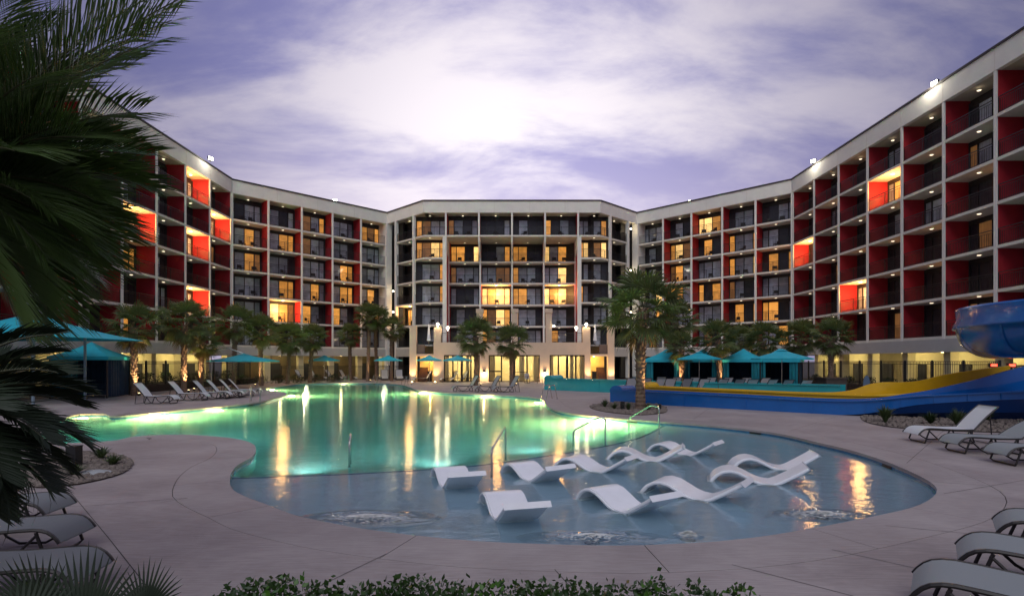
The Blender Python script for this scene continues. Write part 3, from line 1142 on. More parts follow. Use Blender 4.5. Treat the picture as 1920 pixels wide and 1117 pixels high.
for sd in (-1, 1):
    # bulging side bay: slab follows the chamfered front
    for k in range(6):
        pl = [(0.1, 0.0), (2.72, 0.0), (4.18, 1.46), (4.18, 3.2), (0.1, 3.2)]
        rl = [(0.12, 0.1), (2.68, 0.1), (4.1, 1.52)]
        wl_ = (0.1, 3.9, BD + 0.35)
        if sd < 0:
            pl = [(-x, y) for x, y in pl]
            rl = [(-x, y) for x, y in rl]
            wl_ = (-4.0, 3.9, BD + 0.35)
        balcony(ct, (sd * 8.28, 0), 0, 0, sd * 4.1, k, SIDE[sd][k], poly=tuple(pl), rail=tuple(rl), wall=wl_, bay='bulging %s bay' % ('left' if sd < 0 else 'right'))
    put('post', MB().box(-0.24, 0.24, -0.02, 0.5, F0 - 1.1, zt - 0.21).mesh('post', CREAM), ct, (sd * 8.40, 0, 0))
    put('partition', MB().box(-0.1, 0.1, 0.5, 5.0, F0 - 1.1, zt - 0.21).mesh('partition', RED), ct, (sd * 8.34, 0, 0))
    put('post', MB().box(-0.16, 0.16, -0.16, 0.16, 0.1, SOF + 0.01).mesh('post', CREAM), ct, (sd * 12.46, 1.5, 0), R(45))
    put('body', MB().box(-2.3, 2.3, BD + 0.5, 12, 0.1, ROOF - 0.38).mesh('body', CHAR), ct, (sd * 10.55, 0, 0))
    # chamfer bay
    r45 = R(45) if sd > 0 else R(-45)
    o0 = (12.46, 1.5) if sd > 0 else (-15.30, 4.30)
    for k in range(6):
        balcony(ct, o0, r45, 0.14, 3.72, k, CH[sd][k], lit=(sd < 0 and k == 1), bay='slanted %s bay' % ('left' if sd < 0 else 'right'))
    ch0 = (11.0, 0.0) if sd > 0 else (-16.8, 5.8)
    roof_fascia(ct, ch0, r45, 8.2)
    put('body', MB().box(0.6, 6.6, BD + 0.16, 9, 0.1, ROOF - 0.39).mesh('body', CHAR), ct, (ch0[0], ch0[1], 0), r45)
    put('post', MB().box(-0.15, 0.15, -0.12, 0.3, 0.1, SOF + 0.01).mesh('post', CREAM), ct, (sd * 15.35, 4.35, 0), r45)
    # white stair pylon and the dark slot beside it with its lamps
    put('pylon', MB().box(-0.42, 0.42, -0.3, 1.6, 0.1, SOF + 0.012).mesh('pylon', CREAM), ct, (sd * 16.75, 5.9, 0), r45 * -1)
    put('body', MB().box(-2.8, 2.8, 8.3, 14, 0.1, ROOF - 0.45).mesh('body', CHAR), ct, (sd * 17.2, 0, 0))
    put('slot_back', MB().box(-3.2, 1.6, 1.9, 5.5, 0.1, ROOF - 0.4).mesh('slot_back', CHAR), ct, (sd * 16.4, 5.5, 0), r45 if sd > 0 else r45)
    put('stair_slot', MB().box(-1.2, 1.2, 0.9, 1.2, 0.1, SOF).mesh('stair_slot', CHAR), ct, (sd * 16.0, 5.2, 0), r45)
    for k in range(6):
        if (sd > 0 and k in (3, 5, 1)) or (sd < 0 and k in (1, 2)):
            g = put('stair_lamp', cached('stlamp', lambda: MB().lathe([(0, -.12), (.11, -.06), (.12, .05), (0, .12)], 10).mesh('stair_lamp', GLOBE)), ct, (sd * 15.9, 5.25, F0 + FH * k + 2.0))
            lamp('POINT', 12, (1, .75, .4), g, (0, -0.25, 0), 0.1)
# podium band of the centre block either side of the pavilion
for sd in (-1, 1):
    put('podium_band', MB().box(-1.6, 1.6, -0.05, 0.4, 2.9, F0 - 0.21).mesh('podium_band', GREYWALL), ct, (sd * 14.1, 2.9, 0), R(45) * sd)

# ---- balcony chairs, dark shapes behind the railings of the front-facing balconies
cm = MB()
cm.box(-0.26, 0.26, -0.26, 0.26, 0.36, 0.42)
cm.box(-0.26, 0.26, 0.22, 0.27, 0.40, 0.74)
for x in (-0.23, 0.23):
    for y in (-0.23, 0.23):
        cm.box(x - .02, x + .02, y - .02, y + .02, 0, 0.36)
    cm.box(x - .02, x + .02, -0.25, 0.24, 0.60, 0.63)
chair_me = cm.mesh('balcony_chair', WOODC)
for root, o, ww, wx0, wy, c, s, loc, k_, bay in CHAIR_SPOTS:
    if root in (lw, rw):
        continue
    two = random.random() < 0.3
    for t in ((0.33, 0.66) if two else (0.5,)):
        lx, ly = wx0 + ww * t + random.uniform(-.2, .2), wy - 0.75
        p = root.location
        wx = p.x + loc[0] + c * lx - s * ly
        wy2 = p.y + loc[1] + s * lx + c * ly
        a = math.atan2(s, c) + random.uniform(-0.7, 0.7)
        ch = put('balcony_chair', chair_me, None, (wx, wy2, loc[2] + 0.002), a)
        tag(ch, '%sdark armchair, %s balcony row from below, %s, %s' % (('left ' if t < .5 else 'right ') if two else '', ORD[k_], bay, 'left angled wing' if root is ld else 'right angled wing' if root is rd else 'centre block'), 'chair', 'chairs on the hotel balconies')

# ---- roof floodlights
for (x, y, d, txt) in ((395, 300, None, 'long left wing'), (628, 378, None, 'left angled wing'), (1294, 380, None, 'right angled wing'),
                       (1525, 305, None, 'far end of the long right wing'), (1752, 160, None, 'near part of the long right wing')):
    # on the roof edge: find distance from the roof height
    dd = FPX * (ROOF + 0.25 - EYE) / (HOR - y)
    X = px(x, dd)
    f = MB()
    fl_ = empty('roof_floodlight', (X, dd, ROOF + 0.06))
    MB().box(-0.05, 0.05, -0.05, 0.05, 0, 0.25).build('bracket', BLACK, fl_)
    MB().box(-0.26, 0.26, -0.02, 0.16, 0.16, 0.52).build('housing', BLACK, fl_)
    MB().box(-0.22, 0.22, -0.04, -0.021, 0.20, 0.48).build('lens', FLOODE, fl_)
    cx_, cy_ = -X, 30 - dd
    fl_.rotation_euler.z = math.atan2(cx_, -cy_) if True else 0
    dvec = Vector((-X * 1.0, 35 - dd)).normalized()
    fl_.rotation_euler.z = math.atan2(dvec.x, -dvec.y)
    lamp('POINT', 110, (1.0, 0.92, 0.76), fl_, (0, -0.75, 0.05), 0.3)
    tag(fl_, 'bright white floodlight on the roof edge of the ' + txt, 'floodlight', 'roof floodlights')

# ------------------------------------------------------------------ pool pavilion in front of the centre block
ZP = 63.0
pv = tag(empty('pool_pavilion', (0, ZP, 0)), 'peach stucco pool pavilion with three lit glass fronts and roof terrace', 'pavilion')
OPEN = [(-7.6, -3.6), (-2.6, 3.1), (4.2, 8.1)]
ZO = 3.0
b = MB()
x = -8.75
for a, c in OPEN:
    b.box(x, a, 0, 0.35, 0, ZO)
    x = c
b.box(x, 8.75, 0, 0.35, 0, ZO)
b.box(-8.75, 8.75, 0, 0.35, ZO, 4.4)
b.build('front_wall', PINKW, pv)
MB().box(-8.75, -8.4, 0.35, 9.5, 0, 4.4).build('side_wall', PINKW, pv)
MB().box(8.4, 8.75, 0.35, 9.5, 0, 4.4).build('side_wall', PINKW, pv)
MB().box(-8.4, 8.4, 0.35, 9.5, 3.55, 4.1).build('terrace_slab', GREYWALL, pv)
MB().box(-8.4, 8.4, 5.2, 5.4, 0.0, 3.55).build('room_wall', mat('room_wall_paint', (0.66, 0.58, 0.38), 0.8, 0.1, 0.7), pv)
MB().box(-8.4, 8.4, 0.35, 5.2, 0.0, 0.03).build('room_floor', mat('room_floor_tile', (0.35, 0.28, 0.2), 0.3, 0.15, 2), pv)
GLASS = bpy.data.materials.new('clear_glazing')
GLASS.use_nodes = True
nt = GLASS.node_tree
nt.nodes.clear()
tr = nt.nodes.new('ShaderNodeBsdfTransparent')
tr.inputs[0].default_value = (0.92, 0.92, 0.9, 1)
gs = nt.nodes.new('ShaderNodeBsdfGlossy')
gs.inputs['Roughness'].default_value = 0.02
fr = nt.nodes.new('ShaderNodeFresnel')
fr.inputs[0].default_value = 1.5
ms = nt.nodes.new('ShaderNodeMixShader')
nt.links.new(fr.outputs[0], ms.inputs[0])
nt.links.new(tr.outputs[0], ms.inputs[1])
nt.links.new(gs.outputs[0], ms.inputs[2])
mo = nt.nodes.new('ShaderNodeOutputMaterial')
nt.links.new(ms.outputs[0], mo.inputs[0])
CURT = mat('cream_curtain', (0.72, 0.66, 0.48), 0.8, 0.08, 5)
for q, (a, c) in enumerate(OPEN):
    w = MB()
    n = 4
    w.box(a, c, 0.10, 0.24, ZO - 0.14, ZO - 0.002)
    w.box(a, c, 0.10, 0.24, 0.0, 0.10)
    xs = [a + (c - a) * i / n for i in range(n + 1)]
    for i, xx in enumerate(xs):
        h = 0.13 if i in (0, n, 2) else 0.08
        w.box(max(a, xx - h), min(c, xx + h), 0.11, 0.23, 0.1, ZO - 0.14)
    if q == 1:
        w.box(xs[0] + .09, xs[1] - .05, 0.12, 0.22, 1.1, 1.25)
        w.box(xs[2] + .05, xs[3] - .05, 0.12, 0.22, 1.05, 1.12)
    wo_ = w.build('window_frame', BRONZE, pv)
    for i in range(n):
        MB().box(xs[i] + .05, xs[i + 1] - .05, 0.165, 0.175, 0.1, ZO - 0.14).build('pane', GLASS, wo_)
    for (t0, t1) in ((0.02, 0.12), (0.60, 0.70), (0.88, 0.98)):
        cb = MB()
        m = 16
        u0, u1 = a + (c - a) * t0, a + (c - a) * t1
        pts = [(u0 + (u1 - u0) * i / m, 0.75 + 0.05 * math.sin(i * 1.9)) for i in range(m + 1)]
        for p, r_ in zip(pts, pts[1:]):
            cb.face([(p[0], p[1], 0.05), (r_[0], r_[1], 0.05), (r_[0], r_[1], 3.3), (p[0], p[1], 3.3)])
        cb.build('curtain', CURT, pv)
    lmp = MB().lathe([(0.0, -0.04), (0.22, -0.04), (0.25, 0.0)], 14).build('ceiling_lamp', LAMP_LIT, pv, ((a + c) / 2, 2.6, 3.545))
    lamp('POINT', 480, (1.0, 0.82, 0.42), lmp, (0, 0, -0.4), 0.25)
for X in (-3.6, 0.3, 4.1):
    p = MB().box(-0.34, 0.34, 0.02, 0.7, 4.4, 7.7)
    p.box(-0.42, 0.42, -0.06, 0.78, 7.7, 8.15)
    p.build('pillar', PINKW, pv, (X, 0, 0))
for sd in (-1, 1):
    MB().box(-0.4, 0.4, 0.02, 0.75, 4.4, 6.1).build('pillar', PINKW, pv, (sd * 8.32, 0, 0))
    MB().box(-0.37, 0.37, -0.02, 0.75, 0, 6.25).build('pillar', PINKW, pv, (sd * 11.05, 0, 0))
    for xx in (sd * 11.05, sd * 8.5):
        ul = MB().lathe([(0.0, 0.06), (0.08, 0.06), (0.10, 0.0)], 10).build('ground_lamp', LAMP_LIT, pv, (xx, -0.55, 0.003))
        lm = lamp('SPOT', 380, (1.0, 0.62, 0.28), ul, (0, 0, 0.12), 0.06, (R(180 - 12), 0, 0), R(75), blend=.9)
    # stair recess between the pavilion wall and the outer pillar
    x0, x1 = sorted((sd * 8.755, sd * 10.68))
    MB().box(x0, x1, 2.6, 2.8, 0, 4.2).build('stair_back_wall', mat('warm_stair_wall', (0.66, 0.50, 0.24), 0.8, 0.08, 1.5), pv)
    MB().box(x0, x1, 0.5, 2.6, 2.85, 3.0).build('stair_soffit', SOFFIT, pv)
    MB().box(x0, x1, 0.05, 0.35, 2.86, 3.1).build('stair_beam', PINKW, pv)
    xo0, xo1 = sorted((sd * 9.75, sd * 10.66))
    st = MB()
    for k in range(9):
        st.box(xo0, xo1, 0.6 + 0.24 * k, 0.86 + 0.24 * k, 0.0, 0.18 * (k + 1))
    st.build('stair', BROWN, pv)
    MB().box(xo0, xo1, 0.12, 0.2, 3.12, 4.15).build('stair_panel', mat('taupe_panel', (0.13, 0.09, 0.075), 0.7, 0.1, 2), pv)
    xi0, xi1 = sorted((sd * 8.80, sd * 9.74))
    put('terrace_railing', rail_mesh(((0, 0), (xi1 - xi0, 0))), pv, (xi0, 0.16, 3.1))
    bn = MB().box(-0.22, 0.22, -0.2, 0.2, 0, 1.0)
    bn.box(-0.25, 0.25, -0.23, 0.23, 1.0, 1.12)
    wb = bn.build('waste_bin', BLACK, None, (sd * 9.35, ZP + 1.3, 0.02))
    tag(wb, 'black waste bin in the warm %s stair recess of the pavilion' % ('left' if sd < 0 else 'right'), 'bin', 'stair recess bins')
    lm = put('stair_lamp', lamp_mesh(True), pv, (sd * 9.3, 1.3, 2.848))
    lamp('POINT', 130, (1.0, 0.66, 0.20), lm, (0, 0, -0.25), 0.1)
    put('terrace_railing', rail_mesh(((0, 0), (3.55, 0))), pv, (4.5 if sd > 0 else -7.9, 0.16, 4.4))
    for (xx, zz) in ((8.32, 6.1), (7.2, 5.7)):
        g = MB().lathe([(0.03, 0.0), (0.04, 0.18), (0.14, 0.26), (0.16, 0.36), (0.10, 0.47), (0.0, 0.5)], 12).build('terrace_lamp', GLOBE, pv, (sd * xx, 0.3, zz))
        lamp('POINT', 60, (1.0, 0.74, 0.42), g, (0, -0.45, 0.3), 0.14)
    sc_ = MB().box(-0.12, 0.12, -0.16, 0.0, 1.05, 1.35).build('wall_sconce', BLACK, pv, (-3.1 if sd < 0 else 3.65, 0, 0))
    MB().box(-0.09, 0.09, -0.15, -0.01, 1.0, 1.049).build('lens', GLOBE, sc_)
    lamp('POINT', 90, (1.0, 0.66, 0.30), sc_, (0, -0.4, 0.85), 0.08)
for X in (-3.6, 4.1):
    g = MB().lathe([(0.0, -0.1), (0.12, -0.05), (0.13, 0.07), (0.0, 0.13)], 12).build('pillar_lamp', GLOBE, pv, (X + 0.55, -0.1, 6.2))
    MB().box(-0.25, 0.0, -0.02, 0.02, 0.0, 0.03).build('lamp_arm', BLACK, g)
# closed parasols on the terrace
for sd, tx in ((-1, 'left'), (1, 'right')):
    cp_ = empty('closed_parasol', (sd * 9.5, ZP + 1.6, 4.19))
    MB().tube([(0, 0, 0), (0, 0, 2.3)], 0.03, 8).build('pole', STEEL, cp_)
    MB().lathe([(0.0, 2.4), (0.07, 2.2), (0.14, 1.4), (0.20, 0.7), (0.24, 0.45), (0.05, 0.45)], 10).build('canopy', WHITEP, cp_)
    tag(cp_, 'closed white parasol above the %s stair of the pavilion' % tx, 'parasol', 'closed white parasols')
    MB().box(sd * 9.7 - 0.95, sd * 9.7 + 0.95, 0.5, 2.6, 4.0, 4.18).build('stair_landing', GREYWALL, pv)

# patio chairs and table outside the middle glass front
def patio_chair(loc, rz, label):
    r = empty('patio_chair', loc, rz)
    s = MB().box(-0.25, 0.25, -0.25, 0.25, 0.40, 0.44)
    s.build('seat', SLINGG, r)
    bk = MB()
    bk.add([(-0.25, 0.22, 0.44), (0.25, 0.22, 0.44), (0.25, 0.40, 1.0), (-0.25, 0.40, 1.0), (-0.25, 0.25, 0.44), (0.25, 0.25, 0.44), (0.25, 0.43, 1.0), (-0.25, 0.43, 1.0)],
           [(0, 1, 2, 3), (7, 6, 5, 4), (0, 4, 5, 1), (1, 5, 6, 2), (2, 6, 7, 3), (3, 7, 4, 0)])
    bk.build('backrest', SLINGG, r)
    for x in (-0.26, 0.26):
        MB().tube([(x, -0.25, 0), (x, -0.25, 0.64), (x, 0.3, 0.66)], 0.018, 6).build('arm', FRAMEM, r)
        MB().tube([(x, 0.28, 0), (x, 0.25, 0.44)], 0.018, 6).build('leg', FRAMEM, r)
    tag(r, label, 'chair', 'patio chairs')


patio_chair((0.3, 58.8, 0), R(95), 'left patio chair at the round table outside the pavilion')
patio_chair((2.9, 58.9, 0), R(-95), 'right patio chair at the round table outside the pavilion')
patio_chair((1.6, 60.2, 0), R(5), 'patio chair behind the round table outside the pavilion')
pt = empty('patio_table', (1.6, 58.9, 0))
MB().lathe([(0, 0.74), (0.55, 0.74), (0.55, 0.70), (0, 0.70)], 20).build('table_top', BROWN, pt)
MB().lathe([(0.3, 0.0), (0.28, 0.03), (0.04, 0.06), (0.04, 0.70)], 12).build('pedestal', FRAMEM, pt)
tag(pt, 'round brown patio table between chairs outside the pavilion', 'table')

# ------------------------------------------------------------------ raised planting strips and fences beside the wings
for name, x0, x1, y0, y1, h in (('planting_bed', 26.6, 30.2, 30, 61, 0.55), ('planting_bed', -30.2, -27.0, 39, 60, 0.55)):
    b = MB().box(x0, x1, y0, y1, -0.05, h)
    o = struct(b.build(name, SOIL))


def fence(p0, p1, z, h, label):
    p0, p1 = Vector(p0), Vector(p1)
    d = p1 - p0
    L = d.length
    r = empty('iron_fence', (p0.x, p0.y, z), math.atan2(d.y, d.x))
    n = max(1, round(L / 2.4))
    w = L / n
    post = cached(('fpost', h), lambda: MB().box(-0.045, 0.045, -0.045, 0.045, 0, h + 0.06).mesh('post', RAILM))

    def pan():
        b = MB()
        for zz in (0.14, h - 0.20, h - 0.03):
            b.box(0.045, w - 0.045, -0.018, 0.018, zz, zz + 0.035)
        k = int(w / 0.135)
        for i in range(1, k):
            xx = w * i / k
            b.box(xx - .011, xx + .011, -.011, .011, 0.06, h)
        return b.mesh('picket_panel', RAILM)
    pm = cached(('fpan', round(w, 2), h), pan)
    for i in range(n + 1):
        put('post', post, r, (w * i, 0, 0))
        if i < n:
            put('picket_panel', pm, r, (w * i, 0, 0))
    tag(r, label, 'fence', 'black iron fences')


fence((26.75, 53.5), (26.75, 31.0), 0.55, 1.75, 'black iron picket fence in front of the yellow ground floor on the right')
fence((-27.1, 39.5), (-27.1, 58.5), 0.55, 1.75, 'black iron picket fence behind the uplit palms on the left')
fence((-25.5, 62.5), (-13.2, 71.8), 0.0, 1.75, 'black iron picket fence before the left angled wing')
MB_ = MB().box(-0.3, 0.3, -0.3, 0.3, 0, 0.9)
# red lamps at the fence end
for i, (X, Y, t) in enumerate(((px(1862, 30.2), 30.2, 'left'), (px(1896, 29.6), 29.6, 'right'))):
    rl_ = empty('red_marker_lamp', (X, Y, 0))
    MB().box(-0.035, 0.035, -0.035, 0.035, 0, 2.0).build('post', BLACK, rl_)
    MB().box(-0.22, 0.22, -0.06, 0.06, 1.98, 2.2).build('housing', BLACK, rl_)
    MB().box(-0.16, 0.16, -0.075, -0.061, 2.03, 2.15).build('lens', REDE, rl_)
    tag(rl_, '%s of two red marker lamps under the blue slide bowl' % t, 'lamp', 'red marker lamps')

# ------------------------------------------------------------------ water slides
def flume(name, pts, m, mskirt=None, skirt_from=None, cap=True):
    """open trough swept along pts = (x, y, bottom z, near wall top, far wall top, width)"""
    r = empty(name, (pts[0][0], pts[0][1], 0))
    o = Vector((pts[0][0], pts[0][1], 0))
    secs = []
    raw = [Vector(p[:2]) for p in pts]
    # resample
    fine = []
    for i in range(len(pts) - 1):
        k = 8
        for j in range(k):
            t = j / k
            p0, p1, p2, p3 = (pts[max(i - 1, 0)], pts[i], pts[i + 1], pts[min(i + 2, len(pts) - 1)])
            fine.append([0.5 * ((2 * p1[c]) + (-p0[c] + p2[c]) * t + (2 * p0[c] - 5 * p1[c] + 4 * p2[c] - p3[c]) * t * t + (-p0[c] + 3 * p1[c] - 3 * p2[c] + p3[c]) * t ** 3) for c in range(6)])
    fine.append(list(pts[-1]))
    b = MB()
    nsec = None
    for i, p in enumerate(fine):
        q0, q1 = fine[max(i - 1, 0)], fine[min(i + 1, len(fine) - 1)]
        d = Vector((q1[0] - q0[0], q1[1] - q0[1])).normalized()
        s = Vector((-d.y, d.x))                      # to the left of travel = away from the camera
        w, zb, hn, hf = p[5] / 2, p[2], p[3], p[4]
        fl = min(zb + 0.16, hn - 0.05)
        sec = [(-w, zb), (-w, hn - .05), (-w - .07, hn - .05), (-w - .07, hn), (-w + .05, hn), (-w + .07, fl + (hn - fl) * .35), (-w * .55, fl + .02), (0, fl),
               (w * .55, fl + .02), (w - .07, fl + (hf - fl) * .35), (w - .05, hf), (w + .07, hf), (w + .07, hf - .05), (w, hf - .05), (w, zb)]
        nsec = len(sec)
        for a, z in sec:
            b.v.append((p[0] - o.x + s.x * a, p[1] - o.y + s.y * a, z))
    for i in range(len(fine) - 1):
        for k in range(nsec):
            a, c = i * nsec + k, i * nsec + (k + 1) % nsec
            b.f.append((a, a + nsec, c + nsec, c))
            b.mi.append(0)
    for e in ((0, 1) if cap else ()):
        i0 = 0 if e == 0 else (len(fine) - 1) * nsec
        b.f.append(tuple(i0 + k for k in (range(nsec) if e == 0 else range(nsec - 1, -1, -1))))
        b.mi.append(0)
    tr_ = b.build('trough', m, r)
    # bolted flanges between the fibreglass sections
    for i in range(6, len(fine) - 1, 4):
        p = fine[i]
        q0, q1 = fine[i - 1], fine[i + 1]
        d = Vector((q1[0] - q0[0], q1[1] - q0[1])).normalized()
        f = MB().box(-0.02, 0.02, -p[5] / 2 - .035, -p[5] / 2 - 0.001, p[2] + .03, p[3] - .06)
        f.build('flange', m, r, (p[0] - o.x, p[1] - o.y, 0), math.atan2(d.y, d.x))
    if mskirt is not None:
        sk = MB()
        prev = None
        for i, p in enumerate(fine):
            if i < skirt_from * 8:
                continue
            q0, q1 = fine[max(i - 1, 0)], fine[min(i + 1, len(fine) - 1)]
            d = Vector((q1[0] - q0[0], q1[1] - q0[1])).normalized()
            s = Vector((-d.y, d.x))
            w = p[5] / 2
            top = (p[0] - o.x - s.x * (w - .01), p[1] - o.y - s.y * (w - .01), p[2] + 0.03)
            mid = (p[0] - o.x - s.x * (w - .12), p[1] - o.y - s.y * (w - .12), p[2] * 0.4)
            bot = (p[0] - o.x - s.x * (w - .45), p[1] - o.y - s.y * (w - .45), 0.02)
            if prev:
                sk.face([prev[0], top, mid, prev[1]])
                sk.face([prev[1], mid, bot, prev[2]])
            prev = (top, mid, bot)
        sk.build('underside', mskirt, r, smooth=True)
    return r


ux, uy = 0.751, -0.660


def lane_start(r, w, h, m):
    """rounded entry scroll at the closed left end of a lane"""
    b = MB()
    a = math.atan2(uy, ux)
    n = 10
    prof = [(0.42 * math.cos(t * PI / n), h - 0.05 + 0.28 * math.sin(t * PI / n)) for t in range(n + 1)]
    for i in range(n):
        (x0, z0), (x1, z1) = prof[i], prof[i + 1]
        b.face([(x0 + .4, -w / 2, z0), (x0 + .4, w / 2, z0), (x1 + .4, w / 2, z1), (x1 + .4, -w / 2, z1)])
    for sgn in (-1, 1):
        b.face([(x + .4, sgn * w / 2, z) for x, z in prof])
    b.build('entry_scroll', m, r, (0, 0, 0), a)


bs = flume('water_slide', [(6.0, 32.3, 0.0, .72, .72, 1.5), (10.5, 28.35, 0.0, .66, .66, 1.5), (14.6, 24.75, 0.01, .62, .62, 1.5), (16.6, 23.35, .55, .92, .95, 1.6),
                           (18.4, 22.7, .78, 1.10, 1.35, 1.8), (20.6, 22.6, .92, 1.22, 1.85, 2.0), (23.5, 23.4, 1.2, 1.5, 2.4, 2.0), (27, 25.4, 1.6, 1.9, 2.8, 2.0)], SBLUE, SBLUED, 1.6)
lane_start(bs, 1.5, .72, SBLUE)
tag(bs, 'blue water slide run-out lane, front one of the three', 'water slide', 'water slide lanes')
ys = flume('water_slide', [(7.7, 33.6, 0.0, .86, .86, 1.3), (11.5, 30.25, 0.0, .80, .80, 1.3), (15.2, 27.0, 0.0, .76, .80, 1.3), (16.9, 26.0, .25, .78, 1.28, 1.5), (18.6, 25.6, .4, .9, 1.36, 1.6), (20.4, 25.5, .6, 1.1, 1.7, 1.7), (24, 26.2, .9, 1.4, 2.1, 1.8)], SYEL)
lane_start(ys, 1.3, .86, SYEL)
tag(ys, 'yellow water slide lane, middle one between blue and teal', 'water slide', 'water slide lanes')
ts = flume('water_slide', [(3.1, 46.2, 0.0, .95, .95, 1.5), (8.5, 41.4, 0.0, .90, .90, 1.5), (14, 36.6, 0.0, .92, .92, 1.5), (18.9, 32.3, 0.0, .95, .95, 1.5)], STEAL)
lane_start(ts, 1.5, .95, STEAL)
tag(ts, 'teal water slide run-out lane, rear one of the three', 'water slide', 'water slide lanes')

# high bowl turn of the slide at the right edge
hb = empty('slide_bowl', (22.55, 20.6, 0))
b = MB()
sec = []
RR = 1.18
out_sec = [(RR + .12, 0.0), (RR + .12, -.08), (RR, -.08)] + [(RR * math.cos(-t * PI / 14), -RR * math.sin(t * PI / 14) - .08) for t in range(1, 14)] + [(-RR, -.08), (-RR - .12, -.08), (-RR - .12, 0)]
in_sec = [(-RR + .05, 0.05)] + [(-(RR - .07) * math.cos(t * PI / 12), -(RR - .07) * math.sin(t * PI / 12)) for t in range(13)] + [(RR - .09, .35), (RR - .05, .72), (RR + .02, .74), (RR + .02, .66), (RR - .01, .3)]
sec = out_sec + in_sec
nsec = len(sec)
N = 34
for i in range(N + 1):
    a = R(82 + 170 * i / N)
    zc = 3.72 - 0.25 * i / N + (0.35 * (i / N) ** 2)
    for q, z in sec:
        rr = 3.85 + q
        b.v.append((rr * math.cos(a), rr * math.sin(a), zc + z))
for i in range(N):
    for k in range(nsec):
        a, c = i * nsec + k, i * nsec + (k + 1) % nsec
        b.f.append((a, c, c + nsec, a + nsec))
        b.mi.append(0)
bw = b.build('bowl_trough', SBLUE, hb, smooth=True)
for ang in (100, 128, 156, 184, 212, 240):
    a = R(ang)
    f = MB()
    for k in range(1, len(out_sec) - 2):
        pass
    ff = MB()
    zc = 3.72 - 0.25 * (ang - 82) / 170 + 0.35 * ((ang - 82) / 170) ** 2
    ring = [(3.85 + q * 1.035, z * 1.02 + zc) for q, z in out_sec[2:17]]
    for w0, w1 in ((R(-.45), R(.45)),):
        for (r0, z0), (r1, z1) in zip(ring, ring[1:]):
            ff.face([(r0 * math.cos(a + w0), r0 * math.sin(a + w0), z0), (r0 * math.cos(a + w1), r0 * math.sin(a + w1), z0),
                     (r1 * math.cos(a + w1), r1 * math.sin(a + w1), z1), (r1 * math.cos(a + w0), r1 * math.sin(a + w0), z1)])
    ff.build('section_flange', SBLUE, hb)
for ang in (84, 246):
    a = R(ang)
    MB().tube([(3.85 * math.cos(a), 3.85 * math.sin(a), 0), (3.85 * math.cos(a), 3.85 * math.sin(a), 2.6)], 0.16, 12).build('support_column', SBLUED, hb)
tag(hb, 'high blue slide bowl with wide rim at the right edge', 'slide bowl')
# paddle-shaped sign by the lanes
sg = empty('paddle_sign', (*gp(1624, 757).xy, 0))
MB().box(-0.03, 0.03, -0.03, 0.03, 0, 0.9).build('post', BLACK, sg)
b = MB()
ol = [(0.19 * math.cos(t * 2 * PI / 18), 0.52 * math.sin(t * 2 * PI / 18)) for t in range(18)]
n = len(ol)
b.v += [(x, -.05, 1.02 + z) for x, z in ol] + [(x, -.031, 1.02 + z) for x, z in ol]
b.f += [tuple(range(n)), tuple(range(2 * n - 1, n - 1, -1))] + [(i, n + i, n + (i + 1) % n, (i + 1) % n) for i in range(n)]
b.mi += [0] * (n + 2)
b.build('board', mat('slate_blue_paint', (0.10, 0.16, 0.24), 0.4, 0.1, 4), sg)
tag(sg, 'slate blue paddle-shaped sign standing between the slide lanes', 'sign')

# ------------------------------------------------------------------ cabanas, canopies, umbrellas
def drape(b, x0, y0, x1, y1, z0, z1, amp=0.06, step=0.09):
    L = math.hypot(x1 - x0, y1 - y0)
    n = max(3, int(L / step))
    nx, ny = -(y1 - y0) / L, (x1 - x0) / L
    pts = []
    for i in range(n + 1):
        t = i / n
        o = amp * math.sin(i * 1.7) * (0.7 + 0.3 * math.sin(i * .37))
        pts.append((x0 + (x1 - x0) * t + nx * o, y0 + (y1 - y0) * t + ny * o))
    for p, q in zip(pts, pts[1:]):
        b.face([(p[0], p[1], z0), (q[0], q[1], z0), (q[0], q[1], z1), (p[0], p[1], z1)])


def hip_roof(b, hw, hd, z0, z1, val=0.22, n=6):
    """square pyramid canvas with a slight sag and a valance"""
    cs = [(-hw, -hd), (hw, -hd), (hw, hd), (-hw, hd)]
    for k in range(4):
        a, c = cs[k], cs[(k + 1) % 4]
        for j in range(n):
            t0, t1 = j / n, (j + 1) / n

            def P(t, s):
                sag = 0.10 * (z1 - z0) * math.sin(PI * t)
                x = (a[0] + (c[0] - a[0]) * s) * (1 - t)
                y = (a[1] + (c[1] - a[1]) * s) * (1 - t)
                return (x, y, z0 + (z1 - z0) * t - sag)
            b.face([P(t0, 0), P(t0, 1), P(t1, 1), P(t1, 0)] if j < n - 1 else [P(t0, 0), P(t0, 1), P(1, 0)])
        b.face([(a[0], a[1], z0 - val), (c[0], c[1], z0 - val), (c[0], c[1], z0), (a[0], a[1], z0)])


